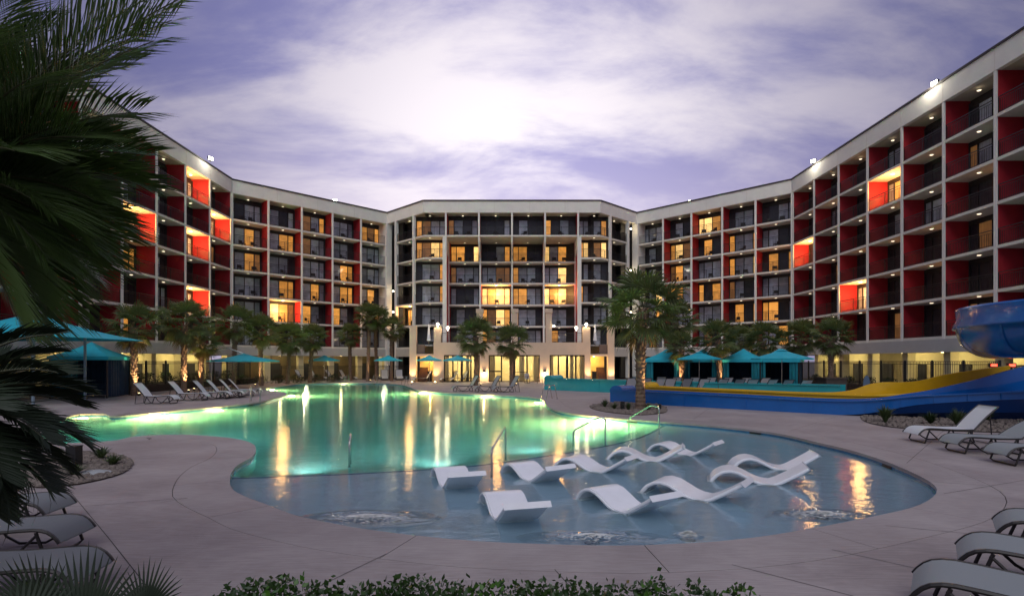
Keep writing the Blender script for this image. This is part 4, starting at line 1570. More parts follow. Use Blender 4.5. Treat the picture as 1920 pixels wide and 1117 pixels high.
def cabana(loc, rz, label, w=1.5, h=2.45, top=3.3, dr=(1, 1)):
    r = empty('cabana', loc, rz)
    b = MB()
    hip_roof(b, w + .12, w + .12, h, top)
    b.build('roof', TEAL, r)
    for sx in (-1, 1):
        for sy in (-1, 1):
            MB().box(sx * w - .04, sx * w + .04, sy * w - .04, sy * w + .04, 0, h).build('post', FRAMEM, r)
    b = MB()
    drape(b, -w, w - .06, w, w - .06, 0.05, h - .02)
    b.build('back_drape', NAVY, r)
    for sx in (-1, 1):
        b = MB()
        drape(b, sx * (w - .05), -w, sx * (w - .05), w, 0.05, h - .02)
        b.build('side_drape', NAVY if sx > 0 else TEALD, r)
    for sx in (-1, 1):
        if not dr[0 if sx < 0 else 1]:
            continue
        b = MB()
        x0, x1 = sorted((sx * w, sx * (w - .62)))
        drape(b, x0, -w + .03, x1, -w + .03, 0.05, h - .02, 0.08, 0.07)
        b.build('front_drape', TEALD, r)
    s = MB().box(-w * .7, w * .7, 0.2, w - .3, 0.15, 0.42)
    s.box(-w * .7, w * .7, w - .55, w - .3, 0.42, 0.85)
    s.build('bench', mat('cabana_cushion', (0.02, 0.05, 0.08), 0.8, 0.1, 3), r)
    tag(r, label, 'cabana', 'teal cabanas')
    return r


for i, (c, d) in enumerate(((1250, 46.5), (1318, 46.0), (1394, 45.0), (1462, 44.0))):
    cabana((px(c, d), d, 0), R(-25 if i < 2 else -32), '%s teal-roofed cabana from the left behind the right chaise rows' % ORD[i], w=1.45)
# left cabana and big shade canopy
cabana((px(172, 36.5), 36.5, 0), R(12), 'dark blue draped cabana under the big teal canopy at left', w=1.55, h=2.6, top=3.55, dr=(0, 0))
sc2 = empty('shade_canopy', (-26.7, 31.5, 0), R(0))
b = MB()
hip_roof(b, 4.2, 3.0, 3.55, 5.0, val=0.03, n=8)
b.build('canopy', TEAL, sc2)
for sx in (-1, 1):
    for sy in (-1, 1):
        MB().tube([(sx * 1.55, sy * 1.8, 0), (sx * 1.55, sy * 1.8, 4.25)], 0.075, 10).build('post', mat('grey_blue_post', (0.20, 0.27, 0.32), 0.4), sc2)
tag(sc2, 'large teal four-sided shade canopy at the left', 'canopy')


def umbrella_meshes(rad, z0, rise):
    n = 8
    b = MB()
    pts = [(rad * math.cos(2 * PI * (k + .5) / n), rad * math.sin(2 * PI * (k + .5) / n)) for k in range(n)]
    for k in range(n):
        a, c = pts[k], pts[(k + 1) % n]
        for t0, t1 in ((0, .33), (.33, .66), (.66, .86)):
            def P(p, t, mid=False):
                return (p[0] * (1 - t), p[1] * (1 - t), z0 + rise * t - 0.06 * rise * math.sin(PI * t))
            b.face([P(a, t0), P(c, t0), P(c, t1), P(a, t1)])
        b.face([(a[0], a[1], z0 - .10), (c[0], c[1], z0 - .10), (c[0], c[1], z0), (a[0], a[1], z0)])
    can = b.mesh('canopy', TEAL)
    b = MB()
    for k in range(n):
        a, c = pts[k], pts[(k + 1) % n]
        b.face([(a[0] * .2, a[1] * .2, z0 + rise * .86), (c[0] * .2, c[1] * .2, z0 + rise * .86), (0, 0, z0 + rise * 1.08)])
    vent = b.mesh('vent', TEAL)
    rib = []
    b = MB()
    b.tube([(0, 0, z0 + rise * .9), (rad * .98, 0, z0 - .02)], 0.012, 5)
    ribm = b.mesh('rib', FRAMEM)
    return can, vent, ribm


def umbrella(loc, label, rad=1.45, z0=2.2, rise=0.55, cant=None):
    r = empty('umbrella', loc)
    can, vent, ribm = cached(('umb', rad, z0, rise), lambda: umbrella_meshes(rad, z0, rise))
    o = put('canopy', can, r)
    put('vent', vent, o)
    for k in range(8):
        put('rib', ribm, r, (0, 0, -0.012), 2 * PI * (k + .5) / 8)
    if cant:
        MB().tube([(cant, 0, 0), (cant, 0, z0 + rise + .35), (cant * .5, 0, z0 + rise + .5), (0, 0, z0 + rise + .05)], 0.045, 8).build('mast', STEEL, r)
        MB().box(cant - .5, cant + .5, -.5, .5, 0, .09).build('base', GREYWALL, r)
    else:
        MB().tube([(0, 0, 0), (0, 0, z0 + rise)], 0.026, 8).build('pole', STEEL, r)
        MB().lathe([(0.0, 0.09), (0.08, .09), (.30, .05), (.32, 0.0)], 16).build('base', GREYWALL, r)
    tag(r, label, 'umbrella', 'teal umbrellas')


umbrella((px(457, 47), 47, 0), 'wide teal umbrella on a side mast beside the left palms', 2.75, 2.35, .55, cant=-2.7)
umbrella((px(608, 62), 62, 0), 'teal umbrella over chaises left of the far pool edge', 1.65, 2.42, .5)
umbrella((px(728, 62), 62, 0), 'teal umbrella at the far pool edge beside the pavilion pillar', 1.55, 2.42, .5)
umbrella((px(805, 60), 60, 0), 'teal umbrella in front of the left stair recess', 1.4, 2.42, .5)
umbrella((px(858, 60), 60, 0), 'teal umbrella in front of the left glass front', 1.6, 2.42, .5)
umbrella((px(1311, 42.5), 42.5, 0), 'teal umbrella between the second and third cabanas, standing before them', 1.6, 2.5, .5)
umbrella((px(1466, 39.5), 39.5, 0), 'biggest teal umbrella on the right, above the chaise row end', 2.0, 2.5, .62)

# ------------------------------------------------------------------ sling chaises
def chaise_proto(back, sl):
    """foot at the origin, length along +x"""
    r = empty('chaise_lounge')
    W2, H = 0.33, 0.36
    def sheetm(name, prof, m, w=W2 - .025):
        b = MB()
        n = len(prof)
        for y in (-w, w):
            b.v += [(x, y, z) for x, z in prof] + [(x, y, z - .018) for x, z in prof]
        for k in range(n - 1):
            b.f += [(k, k + 1, 2 * n + k + 1, 2 * n + k)[::-1], (n + k, n + k + 1, 3 * n + k + 1, 3 * n + k), (k, n + k, n + k + 1, k + 1)[::-1], (2 * n + k, 3 * n + k, 3 * n + k + 1, 2 * n + k + 1)]
            b.mi += [0] * 4
        b.f += [(0, 2 * n, 3 * n, n), (n - 1, 2 * n - 1, 4 * n - 1, 3 * n - 1)]
        b.mi += [0] * 2
        sm_ = b.build(name, m, r, smooth=True)
        sm_.data.set_sharp_from_angle(angle=R(50))
    foot = [(-0.03, H - .14), (0.0, H - .095), (0.045, H - .045), (0.10, H - .008), (0.17, H + .012), (0.25, H + .02), (0.40, H + .015), (0.6, H + .002), (0.8, H - .006), (1.0, H - .005), (1.2, H)]
    sheetm('seat_sling', foot, sl)
    c, s = math.cos(back), math.sin(back)
    bk = [(1.22 + c * t, H + s * t + .03 * math.sin(PI * t / .78)) for t in (0, .2, .4, .6, .78)]
    sheetm('back_sling', bk, sl)
    for y in (-W2, W2):
        MB().tube([(x, y, z - .012) for x, z in foot], 0.02, 6).build('side_rail', FRAMEM, r)
        MB().tube([(x, y, z - .012) for x, z in bk], 0.02, 6).build('back_rail', FRAMEM, r)
    for x0, dirx in ((0.22, 1), (1.12, -1)):
        lg = [(x0, -W2, H - .02), (x0 - .10 * dirx, -W2, 0.05), (x0 - .08 * dirx, -W2 + .05, 0.02), (x0 - .08 * dirx, W2 - .05, 0.02), (x0 - .10 * dirx, W2, 0.05), (x0, W2, H - .02)]
        MB().tube(lg, 0.018, 6).build('leg', FRAMEM, r)
    for y in (-W2, W2):
        MB().tube([(0.20, y, H - .04), (0.42, y, 0.10), (0.55, y, 0.03), (0.85, y, .03), (1.0, y, .12), (1.12, y, H - .04)], 0.016, 6).build('sled_rail', FRAMEM, r)
    if back > 0.15:
        MB().tube([(1.22 + c * .5, -W2, H + s * .5), (1.62, -W2, 0.02), (1.62, W2, 0.02), (1.22 + c * .5, W2, H + s * .5)], 0.014, 6).build('prop', FRAMEM, r)
    MB().tube([(bk[-1][0], -W2, bk[-1][1] - .012), (bk[-1][0], W2, bk[-1][1] - .012)], 0.018, 6).build('head_bar', FRAMEM, r)
    return r


PROTO = {}


def chaise(foot, heading, back, sl, label, group, scale=1.0):
    key = (back, sl.name)
    if key not in PROTO:
        PROTO[key] = o = chaise_proto(R(back), sl)
    else:
        o = copy_tree(PROTO[key])
    o.location = (foot[0], foot[1], 0)
    o.rotation_euler = (0, 0, heading)
    if scale != 1.0:
        o.scale = (scale,) * 3
    tag(o, label, 'chaise lounge', group)


# bottom right, close by
for i, (x, y, t) in enumerate(((1692, 1087, 'nearest flat sling chaise in the bottom right corner'), (1782, 1027, 'flat sling chaise second from the bottom right corner'), (1857, 976, 'flat sling chaise third from the bottom right corner, cut by the edge'))):
    p = gp(x, y, 0.36)
    w = Vector((0.80, 0.60)) * 0.33                  # from the near corner of the foot to its middle
    chaise((p.x + w.x, p.y + w.y), math.atan2(-0.80, 0.60) + R(16), 0, SLING, t, 'chaises at the bottom right', 1.12)
# right middle
for i, (x, y, t) in enumerate(((1722, 831, 'sling chaise with raised back beside the dark planting bed on the right'), (1796, 851, 'right middle chaise with raised back, in front of the one by the bed'), (1888, 874, 'right middle chaise cut by the picture edge'))):
    p = gp(x, y)
    chaise((p.x + .05, p.y + .33), R(-6), 46 if i == 0 else 30, SLINGW if i == 0 else SLING, t, 'chaises on the right', 1.15)
# bottom left
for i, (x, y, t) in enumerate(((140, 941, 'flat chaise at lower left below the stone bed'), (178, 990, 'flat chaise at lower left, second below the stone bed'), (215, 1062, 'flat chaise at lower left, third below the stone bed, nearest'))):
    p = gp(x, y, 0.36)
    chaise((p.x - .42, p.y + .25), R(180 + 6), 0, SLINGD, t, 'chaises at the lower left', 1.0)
# left row along the pool
for i, (x, y, sl) in enumerate(((325, 757, 0), (384, 751, 0), (428, 748, 0), (452, 746, 0), (474, 744, 0), (488, 741, 0))):
    p = gp(x, y)
    chaise((p.x, p.y + .3), R(180 + 4 + 3 * i), 50, SLINGW, '%s raised chaise from the left in the row beside the uplit palms' % ORD[i], 'chaises beside the left palms', 1.2)
# far left edge of the pool
for i, (x, y) in enumerate(((585, 713.5), (612, 713.5), (642, 713.5), (668, 713.5), (722, 713), (750, 713))):
    p = gp(x, y)
    chaise((p.x, p.y), R(180 - (8 if i < 4 else 75)), 60, SLINGW, '%s raised chaise from the left at the far pool edge' % ORD[i], 'chaises at the far pool edge', 1.25)
# before the pavilion
for i, (x, y) in enumerate(((776, 716), (826, 716), (846, 716), (868, 715.5))):
    p = gp(x, y)
    chaise((p.x, p.y), R(20 + 10 * (i > 0)), 58, SLINGW, '%s raised chaise from the left under the two pavilion umbrellas' % ORD[i], 'chaises before the pavilion', 1.2)
for i, (x, y) in enumerate(((849, 734), (890, 735), (925, 735.5))):
    p = gp(x, y)
    chaise((p.x, p.y), R(22), 58, SLING, '%s raised chaise from the left beneath the two pavilion palms by the pool' % ORD[i], 'chaises beneath the pavilion palms', 1.2)
# rows behind the slides (backs towards the pool)
k = 0
for row, (yb, cols) in enumerate(((38.5, (1180, 1204, 1228, 1252, 1278, 1312, 1344, 1376, 1404, 1436, 1468, 1506)), (42.0, (1190, 1232, 1262, 1296, 1328, 1358, 1392, 1424)))):
    for i, c in enumerate(cols):
        d = yb - (c - 1180) * 0.012
        chaise((px(c, d) - 0.3, d + 1.5), R(-72 + random.uniform(-5, 5)), 58, (SLINGW, SLINGW, SLINGG)[(i * 2 + row) % 3 if row == 0 else 0],
               '%s raised chaise from the left in the %s row behind the slide lanes' % (ORD[i], 'front' if row == 0 else 'rear'), 'chaises behind the slide lanes', 1.15)

# ------------------------------------------------------------------ white in-pool loungers
def pool_lounger_mesh():
    top = [(0.00, -0.16), (0.05, -0.02), (0.14, 0.10), (0.27, 0.19), (0.42, 0.225), (0.58, 0.19), (0.74, 0.10), (0.90, 0.0), (1.04, -0.05), (1.18, -0.065)]
    bk = [(1.30, -0.01), (1.50, 0.13), (1.74, 0.31), (1.84, 0.39)]
    T = 0.075
    pr = top + bk
    n = len(pr)
    low = []
    for i in range(n):
        d = Vector((pr[min(i + 1, n - 1)][0] - pr[max(i - 1, 0)][0], pr[min(i + 1, n - 1)][1] - pr[max(i - 1, 0)][1])).normalized()
        low.append((pr[i][0] + d.y * T, pr[i][1] - d.x * T))
    b = MB()
    w = 0.34
    for y in (-w, w):
        b.v += [(x, y, z + (0.02 if abs(y) > 9 else 0)) for x, z in pr] + [(x, y, z) for x, z in low]
    for k in range(n - 1):
        b.f += [(k, k + 1, 2 * n + k + 1, 2 * n + k)[::-1], (n + k, n + k + 1, 3 * n + k + 1, 3 * n + k), (k, n + k, n + k + 1, k + 1)[::-1], (2 * n + k, 3 * n + k, 3 * n + k + 1, 2 * n + k + 1)]
        b.mi += [0] * 4
    b.f += [(0, 2 * n, 3 * n, n), (n - 1, 2 * n - 1, 4 * n - 1, 3 * n - 1)]
    b.mi += [0] * 2
    me = b.mesh('shell', WHITEP)
    bm = bmesh.new()
    bm.from_mesh(me)
    bmesh.ops.bevel(bm, geom=[e for e in bm.edges if e.calc_face_angle(0) > 0.9], offset=0.022, segments=3, affect='EDGES')
    bm.to_mesh(me)
    bm.free()
    for p in me.polygons:
        p.use_smooth = True
    me.set_sharp_from_angle(angle=R(38))
    return me


shell = pool_lounger_mesh()
basem = MB().box(0.92, 1.26, -0.28, 0.28, -0.32, -0.20).box(0.03, 0.13, -0.28, 0.28, -0.32, -0.22).mesh('foot_block', WHITEP)
LNG = [((805, 873), (828, 908), 'far left white in-pool lounger, seen from behind'),
       ((893, 915), (926, 967), 'nearest white in-pool lounger, in the front left'),
       ((941, 869), (990, 897), 'white in-pool lounger right of the curved handrail'),
       ((1046, 860), (1121, 881), 'white in-pool lounger between two handrails, fourth from left'),
       ((1084, 915), (1164, 955), 'front middle white in-pool lounger'),
       ((1140, 846), (1228, 861), 'white in-pool lounger just right of the middle handrail'),
       ((1212, 832), (1290, 850), 'farthest white in-pool lounger, below the palm bed'),
       ((1211, 904), (1318, 933), 'white in-pool lounger in the front row, right end'),
       ((1318, 883), (1449, 904), 'right-hand white in-pool lounger, nearer of the pair'),
       ((1356, 861), (1477, 877), 'right-hand white in-pool lounger, farther of the pair')]
for a, c, t in LNG:
    p, q = gp(*a, z=0.06), gp(*c, z=-0.08)
    d = Vector((q.x - p.x, q.y - p.y)).normalized()
    ang = math.atan2(d.y, d.x)
    s = Vector((-d.y, d.x))                          # left of the heading; camera side corner was measured
    cx, cy = q.x + s.x * 0.34, q.y + s.y * 0.34
    o = empty('pool_lounger', (cx - d.x * 1.2, cy - d.y * 1.2, 0), ang)
    put('shell', shell, o, (0, 0, -0.07)).scale = (1, 1, .82)
    put('foot_block', basem, o)
    tag(o, t, 'pool lounger', 'white loungers on the sun shelf')

# ------------------------------------------------------------------ stainless handrails
def rail(pts, label, r=0.024, second=None):
    o = empty('handrail', (*Vector(pts[0]).xy, 0))
    org = Vector((pts[0][0], pts[0][1], 0))

    def smooth(p):
        p = [Vector(x) - org for x in p]
        out = [p[0]]
        for i in range(1, len(p) - 1):
            a, c = (p[i - 1] - p[i]), (p[i + 1] - p[i])
            e = min(0.12, a.length / 2.2, c.length / 2.2)
            q0, q1 = p[i] + a.normalized() * e, p[i] + c.normalized() * e
            for t in (0, .25, .5, .75, 1):
                out.append(q0 * (1 - t) ** 2 + p[i] * 2 * t * (1 - t) + q1 * t * t)
        out.append(p[-1])
        return out
    MB().tube(smooth(pts), r, 10).build('rail', STEEL, o, smooth=True)
    if second:
        MB().tube(smooth(second), r, 10).build('rail', STEEL, o, smooth=True)
    for e in ((pts[0], pts[-1]) if not second else (pts[0], second[0])):
        zz = e[2]
        MB().lathe([(0.05, 0.0), (0.05, 0.012), (r + .002, 0.02)], 12).build('escutcheon', STEEL, o, tuple(Vector(e) - org))
    tag(o, label, 'handrail', 'stainless pool handrails')


def V(x, y, z0, z):
    """point at height z above the ground spot seen at (x, y) at height z0"""
    p = gp(x, y, z0)
    return (p.x, p.y, z)


# rails straddling the shelf edge
p0, p1 = V(922, 905, -0.3, -0.32), V(948, 868, -0.3, -0.58)
d0, d1 = gp(922, 905, -.3), gp(948, 868, -.3)
rail([V(922, 905, -.3, -.32), (d0.x, d0.y, 0.42), (d1.x * .97 + d0.x * .03, d1.y * .85 + d0.y * .15, 0.66), (d1.x, d1.y, 0.62), (d1.x, d1.y, -0.58)][::1], 'bent steel handrail at the shelf edge behind the front left loungers')
d0, d1 = gp(655, 886, -.3), gp(657, 876, -.3)
rail([(d0.x, d0.y, -.32), (d0.x, d0.y, .42), (d0.x * .5 + d1.x * .5, d0.y * .4 + d1.y * .6 , .55), (d1.x, d1.y, .50), (d1.x, d1.y, -.58)], 'steel handrail seen end-on, standing alone left of the loungers')
d0, d1 = gp(1075, 842, -.3), gp(1135, 846, -.3)
rail([(d0.x, d0.y, -.58), (d0.x, d0.y, .25), (d1.x * .8 + d0.x * .2, d1.y * .8 + d0.y * .2, .68), (d1.x, d1.y, .66), (d1.x, d1.y, -.32)], 'bent steel handrail in the yellow pool glow, middle one of three')
d0, d1 = gp(1179, 812, -.3), gp(1236, 822, -.3)
rail([(d0.x, d0.y, -.58), (d0.x, d0.y, .25), (d1.x * .75 + d0.x * .25, d1.y * .75 + d0.y * .25, .80), (d1.x, d1.y, .76), (d1.x, d1.y, -.32)], 'bent steel handrail below the palm bed, right one of three')


def ladder(x, y, ang, label):
    p = gp(x, y)
    c, s = math.cos(ang), math.sin(ang)

    def Q(u, v, z):
        return (p.x + c * u - s * v, p.y + s * u + c * v, z)
    a = [Q(0.75, -.25, 0), Q(.55, -.25, .86), Q(0.1, -.25, .80), Q(-.25, -.25, -.5)]
    b2 = [Q(0.75, .25, 0), Q(.55, .25, .86), Q(0.1, .25, .80), Q(-.25, .25, -.5)]
    rail(a, label, 0.022, b2)


ladder(1022, 748, R(35), 'steel ladder rails at the corner of the right deck')
ladder(478, 753, R(110), 'steel ladder rails beside the left chaise row')
ladder(644, 718.5, R(75), 'steel ladder rails at the far pool edge, left one')
ladder(704, 718.3, R(75), 'steel ladder rails at the far pool edge, middle one')
ladder(757, 722, R(50), 'steel ladder rails at the far pool edge beside the pavilion')

# ------------------------------------------------------------------ underwater lamps
def pool_lamp(x, y, power, label, col=(1.0, 0.88, 0.42), z=-0.55, inset=0.35):
    p = gp(x, y).xy
    i = near_idx(p)
    q, n = POOL[i], NRM[i]
    o = empty('pool_lamp', (q.x, q.y, z), math.atan2(n.y, n.x) - PI / 2)
    MB().lathe([(0.0, 0.0), (0.11, 0.0), (0.14, 0.03)], 14).build('lens', POOLE, o).rotation_euler = (R(90), 0, 0)
    lm = lamp('POINT', power, col, o, (0, -.34, 0.0), 0.2)
    tag(o, label, 'pool lamp', 'underwater pool lamps')


PL = [(285, 773, 1100, 'in the left arm below the chaises'), (400, 763, 170, 'in the left arm below the fourth chaise'), (150, 777, 50, 'in the left inlet corner'),
      (512, 728, 1300, 'in the far left bay'), (545, 738, 1600, 'at the tip of the left deck tongue'), (640, 718, 150, 'at the far edge'), (800, 733, 1600, 'below the pavilion chaises'),
      (920, 739, 300, 'below the pavilion palms'), (1020, 750, 300, 'at the corner of the right deck'), (1110, 781, 1300, 'beside the steps below the palm bed'),
      (330, 815, 70, 'along the near left deck'), (180, 828, 50, 'in the near left inlet')]  # the last two are unseen near-side lamps added to turn the water teal
for x, y, w, t in PL:
    pool_lamp(x, y, w * (1.75 if y < 800 else 1.5), ('warm' if y < 800 else 'added pale') + ' underwater lamp ' + t, col=(1.0, 0.66, 0.22) if y < 800 else (0.85, 1.0, 0.92), z=-0.5)

for i, f_ in enumerate((0.08, 0.30, 0.52, 0.74)):    # unseen lamps added below the shelf to brighten the near deep water
    k = int(f_ * (len(edge) - 1))
    q, n = edge[k] + en[k] * .735, en[k]
    o = empty('pool_lamp', (q.x, q.y, -1.05), math.atan2(n.y, n.x) - PI / 2)
    MB().lathe([(0.0, 0.0), (0.10, 0.0), (0.13, 0.03)], 14).build('lens', STEEL, o).rotation_euler = (R(-90), 0, 0)
    lm = lamp('SPOT', 320, (0.80, 1.0, 0.92), o, (0, .16, 0.0), 0.10, None, R(125), blend=1.0)
    lm.rotation_euler = Vector((0, 1, .34)).to_track_quat('-Z', 'Y').to_euler()
    tag(o, 'added unseen underwater lamp below the shelf edge, %s from the left' % ORD[i], 'pool lamp', 'underwater pool lamps')

# bubbler jets: choppy water with white flakes painting spray and floodlight glints
CHOP = bpy.data.materials.new('choppy_water')
CHOP.use_nodes = True
_nt = CHOP.node_tree
_nt.nodes.clear()
_t = _nt.nodes.new('ShaderNodeBsdfTransparent')
_g = _nt.nodes.new('ShaderNodeBsdfGlossy')
_g.inputs['Roughness'].default_value = 0.06
_f = _nt.nodes.new('ShaderNodeFresnel')
_f.inputs[0].default_value = 1.36
_m = _nt.nodes.new('ShaderNodeMixShader')
_nt.links.new(_f.outputs[0], _m.inputs[0])
_nt.links.new(_t.outputs[0], _m.inputs[1])
_nt.links.new(_g.outputs[0], _m.inputs[2])
_o = _nt.nodes.new('ShaderNodeOutputMaterial')
_nt.links.new(_m.outputs[0], _o.inputs[0])


def bubbler(x, y, rad, label, power, seed, elong=1.0, dens=420):
    rnd = random.Random(seed)
    p = gp(x, y, WZ)
    o = empty('bubbler', (p.x, p.y, 0))
    b = MB()
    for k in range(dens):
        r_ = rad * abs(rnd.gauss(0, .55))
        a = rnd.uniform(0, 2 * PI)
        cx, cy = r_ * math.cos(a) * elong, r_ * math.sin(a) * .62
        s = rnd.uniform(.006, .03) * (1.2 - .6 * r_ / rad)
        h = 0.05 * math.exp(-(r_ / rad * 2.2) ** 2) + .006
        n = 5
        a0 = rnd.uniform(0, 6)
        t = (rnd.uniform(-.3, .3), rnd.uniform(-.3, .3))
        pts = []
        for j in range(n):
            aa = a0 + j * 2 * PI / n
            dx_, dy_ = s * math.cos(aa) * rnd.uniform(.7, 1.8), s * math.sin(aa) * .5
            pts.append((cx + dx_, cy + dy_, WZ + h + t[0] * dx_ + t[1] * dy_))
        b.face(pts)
    f = b.build('foam_glints', mat('white_foam_glints', (0.80, 0.82, 0.78), 0.25, 0.1, 12), o)  # pale flakes paint the floodlight glints as well as spray
    stuff(f)
    MB().lathe([(0.0, 0.0), (0.09, 0.0), (0.11, -.02)], 14).build('nozzle', STEEL, o, (0, 0, -0.30))
    b = MB()                                         # choppy water over the nozzle
    nr, na = 22, 40
    for i in range(nr + 1):
        for j in range(na):
            t_, a = i / nr, 2 * PI * j / na
            x_, y_ = rad * 1.25 * elong * t_ * math.cos(a), rad * .85 * t_ * math.sin(a)
            fall = (1 - t_) ** .7
            z_ = WZ + .004 + fall * (.028 + .045 * noise.noise(Vector((x_ * 9, y_ * 14, seed))) + .03 * noise.noise(Vector((x_ * 24, y_ * 30, seed))))
            b.v.append((x_, y_, max(z_, WZ - .02)))
    for i in range(nr):
        for j in range(na):
            k0, k1 = i * na + j, i * na + (j + 1) % na
            b.f.append((k0, k0 + na, k1 + na, k1))
            b.mi.append(0)
    b.build('choppy_water', CHOP, o, smooth=True)
    tag(o, label, 'bubbler', 'pool bubblers')


bubbler(690, 972, .60, 'foaming bubbler with painted glints at the front left edge of the sun shelf', 6, 3, 1.5, 1500)
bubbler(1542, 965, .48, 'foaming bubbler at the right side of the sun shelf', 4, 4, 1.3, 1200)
bubbler(1290, 1003, .22, 'small bubbler with painted floodlight glints at the front edge of the sun shelf', 7, 5, 0.8, 500)
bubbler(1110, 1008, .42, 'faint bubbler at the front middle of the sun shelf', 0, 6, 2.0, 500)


def jet(x, y, h, label, e):
    p = gp(x, y, WZ)
    o = empty('water_jet', (p.x, p.y, WZ))
    b = MB()
    rnd = random.Random(int(x))
    prof = [(0.20 * (1 - t) ** 1.5 + .10 + rnd.uniform(-.02, .02), h * t) for t in [i / 9 for i in range(10)]] + [(0.0, h * 1.03)]
    b.lathe(prof, 12)
    for i, v in enumerate(b.v):
        b.v[i] = (v[0] * (1 + .25 * noise.noise(Vector(v) * 5)), v[1] * (1 + .25 * noise.noise(Vector(v) * 6)), v[2])
    b.build('water_plume', mat('lit_white_water', (0.85, 0.85, 0.8), 0.4, 0.1, 8), o, smooth=True)
    lamp('POINT', e, (1.0, 0.88, 0.55), o, (0, -0.5, 0.12), 0.06)
    tag(o, label, 'water jet', 'water jets')


jet(575, 741, 0.75, 'bright white water jet rising left of the pool middle', 30)
jet(721, 737, 0.65, 'fainter white water jet in the far pool', 5)

# ------------------------------------------------------------------ fan palms
def fan_leaf(b, base, d, size, rnd, nseg=24, spread=1.85):
    """petiole along d, then a folded fan of narrow segments"""
    d = d.normalized()
    side = d.cross(Vector((0, 0, 1)))
    side = side.normalized() if side.length > 0.05 else Vector((1, 0, 0))
    up = side.cross(d).normalized()
    hub = base + d * size * 0.55 - Vector((0, 0, 0.04 * size))
    b.cur = 1
    s = side * 0.018
    b.face([base - s, base + s, hub + s * .6, hub - s * .6])
    b.face([base - up * .018, base + up * .018, hub + up * .01, hub - up * .01])
    b.cur = 0
    roll = rnd.uniform(-.5, .5)
    sd = (side * math.cos(roll) + up * math.sin(roll))
    un = sd.cross(d).normalized()
    for k in range(nseg):
        a = -spread + 2 * spread * k / (nseg - 1) + rnd.uniform(-.03, .03)
        L = size * (0.66 - 0.16 * abs(a) / spread) * rnd.uniform(.9, 1.06)
        dr = (d * math.cos(a) + sd * math.sin(a)).normalized()
        cup = un * (0.10 * abs(math.sin(a)))
        m1 = hub + dr * L * .5 + cup * L * .5
        droop = Vector((0, 0, -1)) * L * rnd.uniform(.10, .34)
        m2 = hub + dr * L * .82 + cup * L * .6 + droop * .35
        tip = hub + dr * L + droop
        pw = un.cross(dr).normalized() * (size * .025)
        fold = un * (size * .012) * (1 if k % 2 else -1)
        b.add([hub, m1 - pw + fold, m1 + pw - fold, m2 - pw * .7, m2 + pw * .7, tip], [(0, 2, 1), (1, 2, 4, 3), (3, 4, 5)])


def palm_crown(seed, size=1.55, nl=38, dry=6):
    rnd = random.Random(seed)
    b = MB()
    for k in range(nl):
        t = k / (nl - 1)
        el = R(82) - R(128) * t ** 0.9 + rnd.uniform(-.12, .12)
        az = k * 2.39996 + rnd.uniform(-.25, .25)
        d = Vector((math.cos(az) * math.cos(el), math.sin(az) * math.cos(el), math.sin(el)))
        base = Vector((d.x * .12, d.y * .12, 0.25 - 0.45 * t))
        fan_leaf(b, base, d, size * rnd.uniform(.85, 1.1) * (0.8 + .3 * math.sin(PI * min(1, t + .15))), rnd)
    me = b.mesh('crown', [FAN, RACH])
    b = MB()
    for k in range(dry):
        el = R(rnd.uniform(-72, -45))
        az = rnd.uniform(0, 2 * PI)
        d = Vector((math.cos(az) * math.cos(el), math.sin(az) * math.cos(el), math.sin(el)))
        fan_leaf(b, Vector((d.x * .14, d.y * .14, -.25)), d, size * rnd.uniform(.6, .8), rnd, 16, 1.2)
    dm = b.mesh('dead_leaves', [FANDRY, RACH])
    return me, dm


def palm_trunk(h, r, seed):
    rnd = random.Random(seed)
    b = MB()
    n = int(h / 0.09)
    pts, rs = [], []
    for i in range(n + 1):
        t = i / n
        pts.append((0.05 * math.sin(t * 3 + seed), 0.05 * math.cos(t * 2.3 + seed), h * t))
        rs.append(r * (1.25 - .3 * min(1, t * 4) + .10 * t) * (1.06 if i % 2 else .95))
    b.tube(pts, rs, 14)
    # old leaf bases
    nb = int(h * 30)
    for k in range(nb):
        t = 0.12 + 0.88 * k / nb
        if t < .45 and rnd.random() < .45:
            continue
        a = k * 2.39996
        z = h * t
        rr = r * 0.98
        L = rnd.uniform(.12, .24) * (0.55 + .6 * t)
        cx, cy = pts[min(n, int(t * n))][0], pts[min(n, int(t * n))][1]
        c, s = math.cos(a), math.sin(a)
        w = .055
        p0, p1 = Vector((cx + c * rr - s * w, cy + s * rr + c * w, z)), Vector((cx + c * rr + s * w, cy + s * rr - c * w, z))
        o = .07 + .05 * t
        q0 = Vector((cx + c * (rr + o) - s * w * .45, cy + s * (rr + o) + c * w * .45, z + L))
        q1 = Vector((cx + c * (rr + o) + s * w * .45, cy + s * (rr + o) - c * w * .45, z + L))
        m0 = Vector((cx + c * (rr - .02), cy + s * (rr - .02), z + L * .7))
        b.add([p0, p1, q1, q0, m0], [(0, 1, 2, 3), (0, 3, 4), (1, 4, 2), (3, 2, 4)])
    return b.mesh('trunk', TRUNK)


CROWNS = [palm_crown(s, 1.66, 31) for s in (11, 12, 13, 14)]
TRUNKS = {}


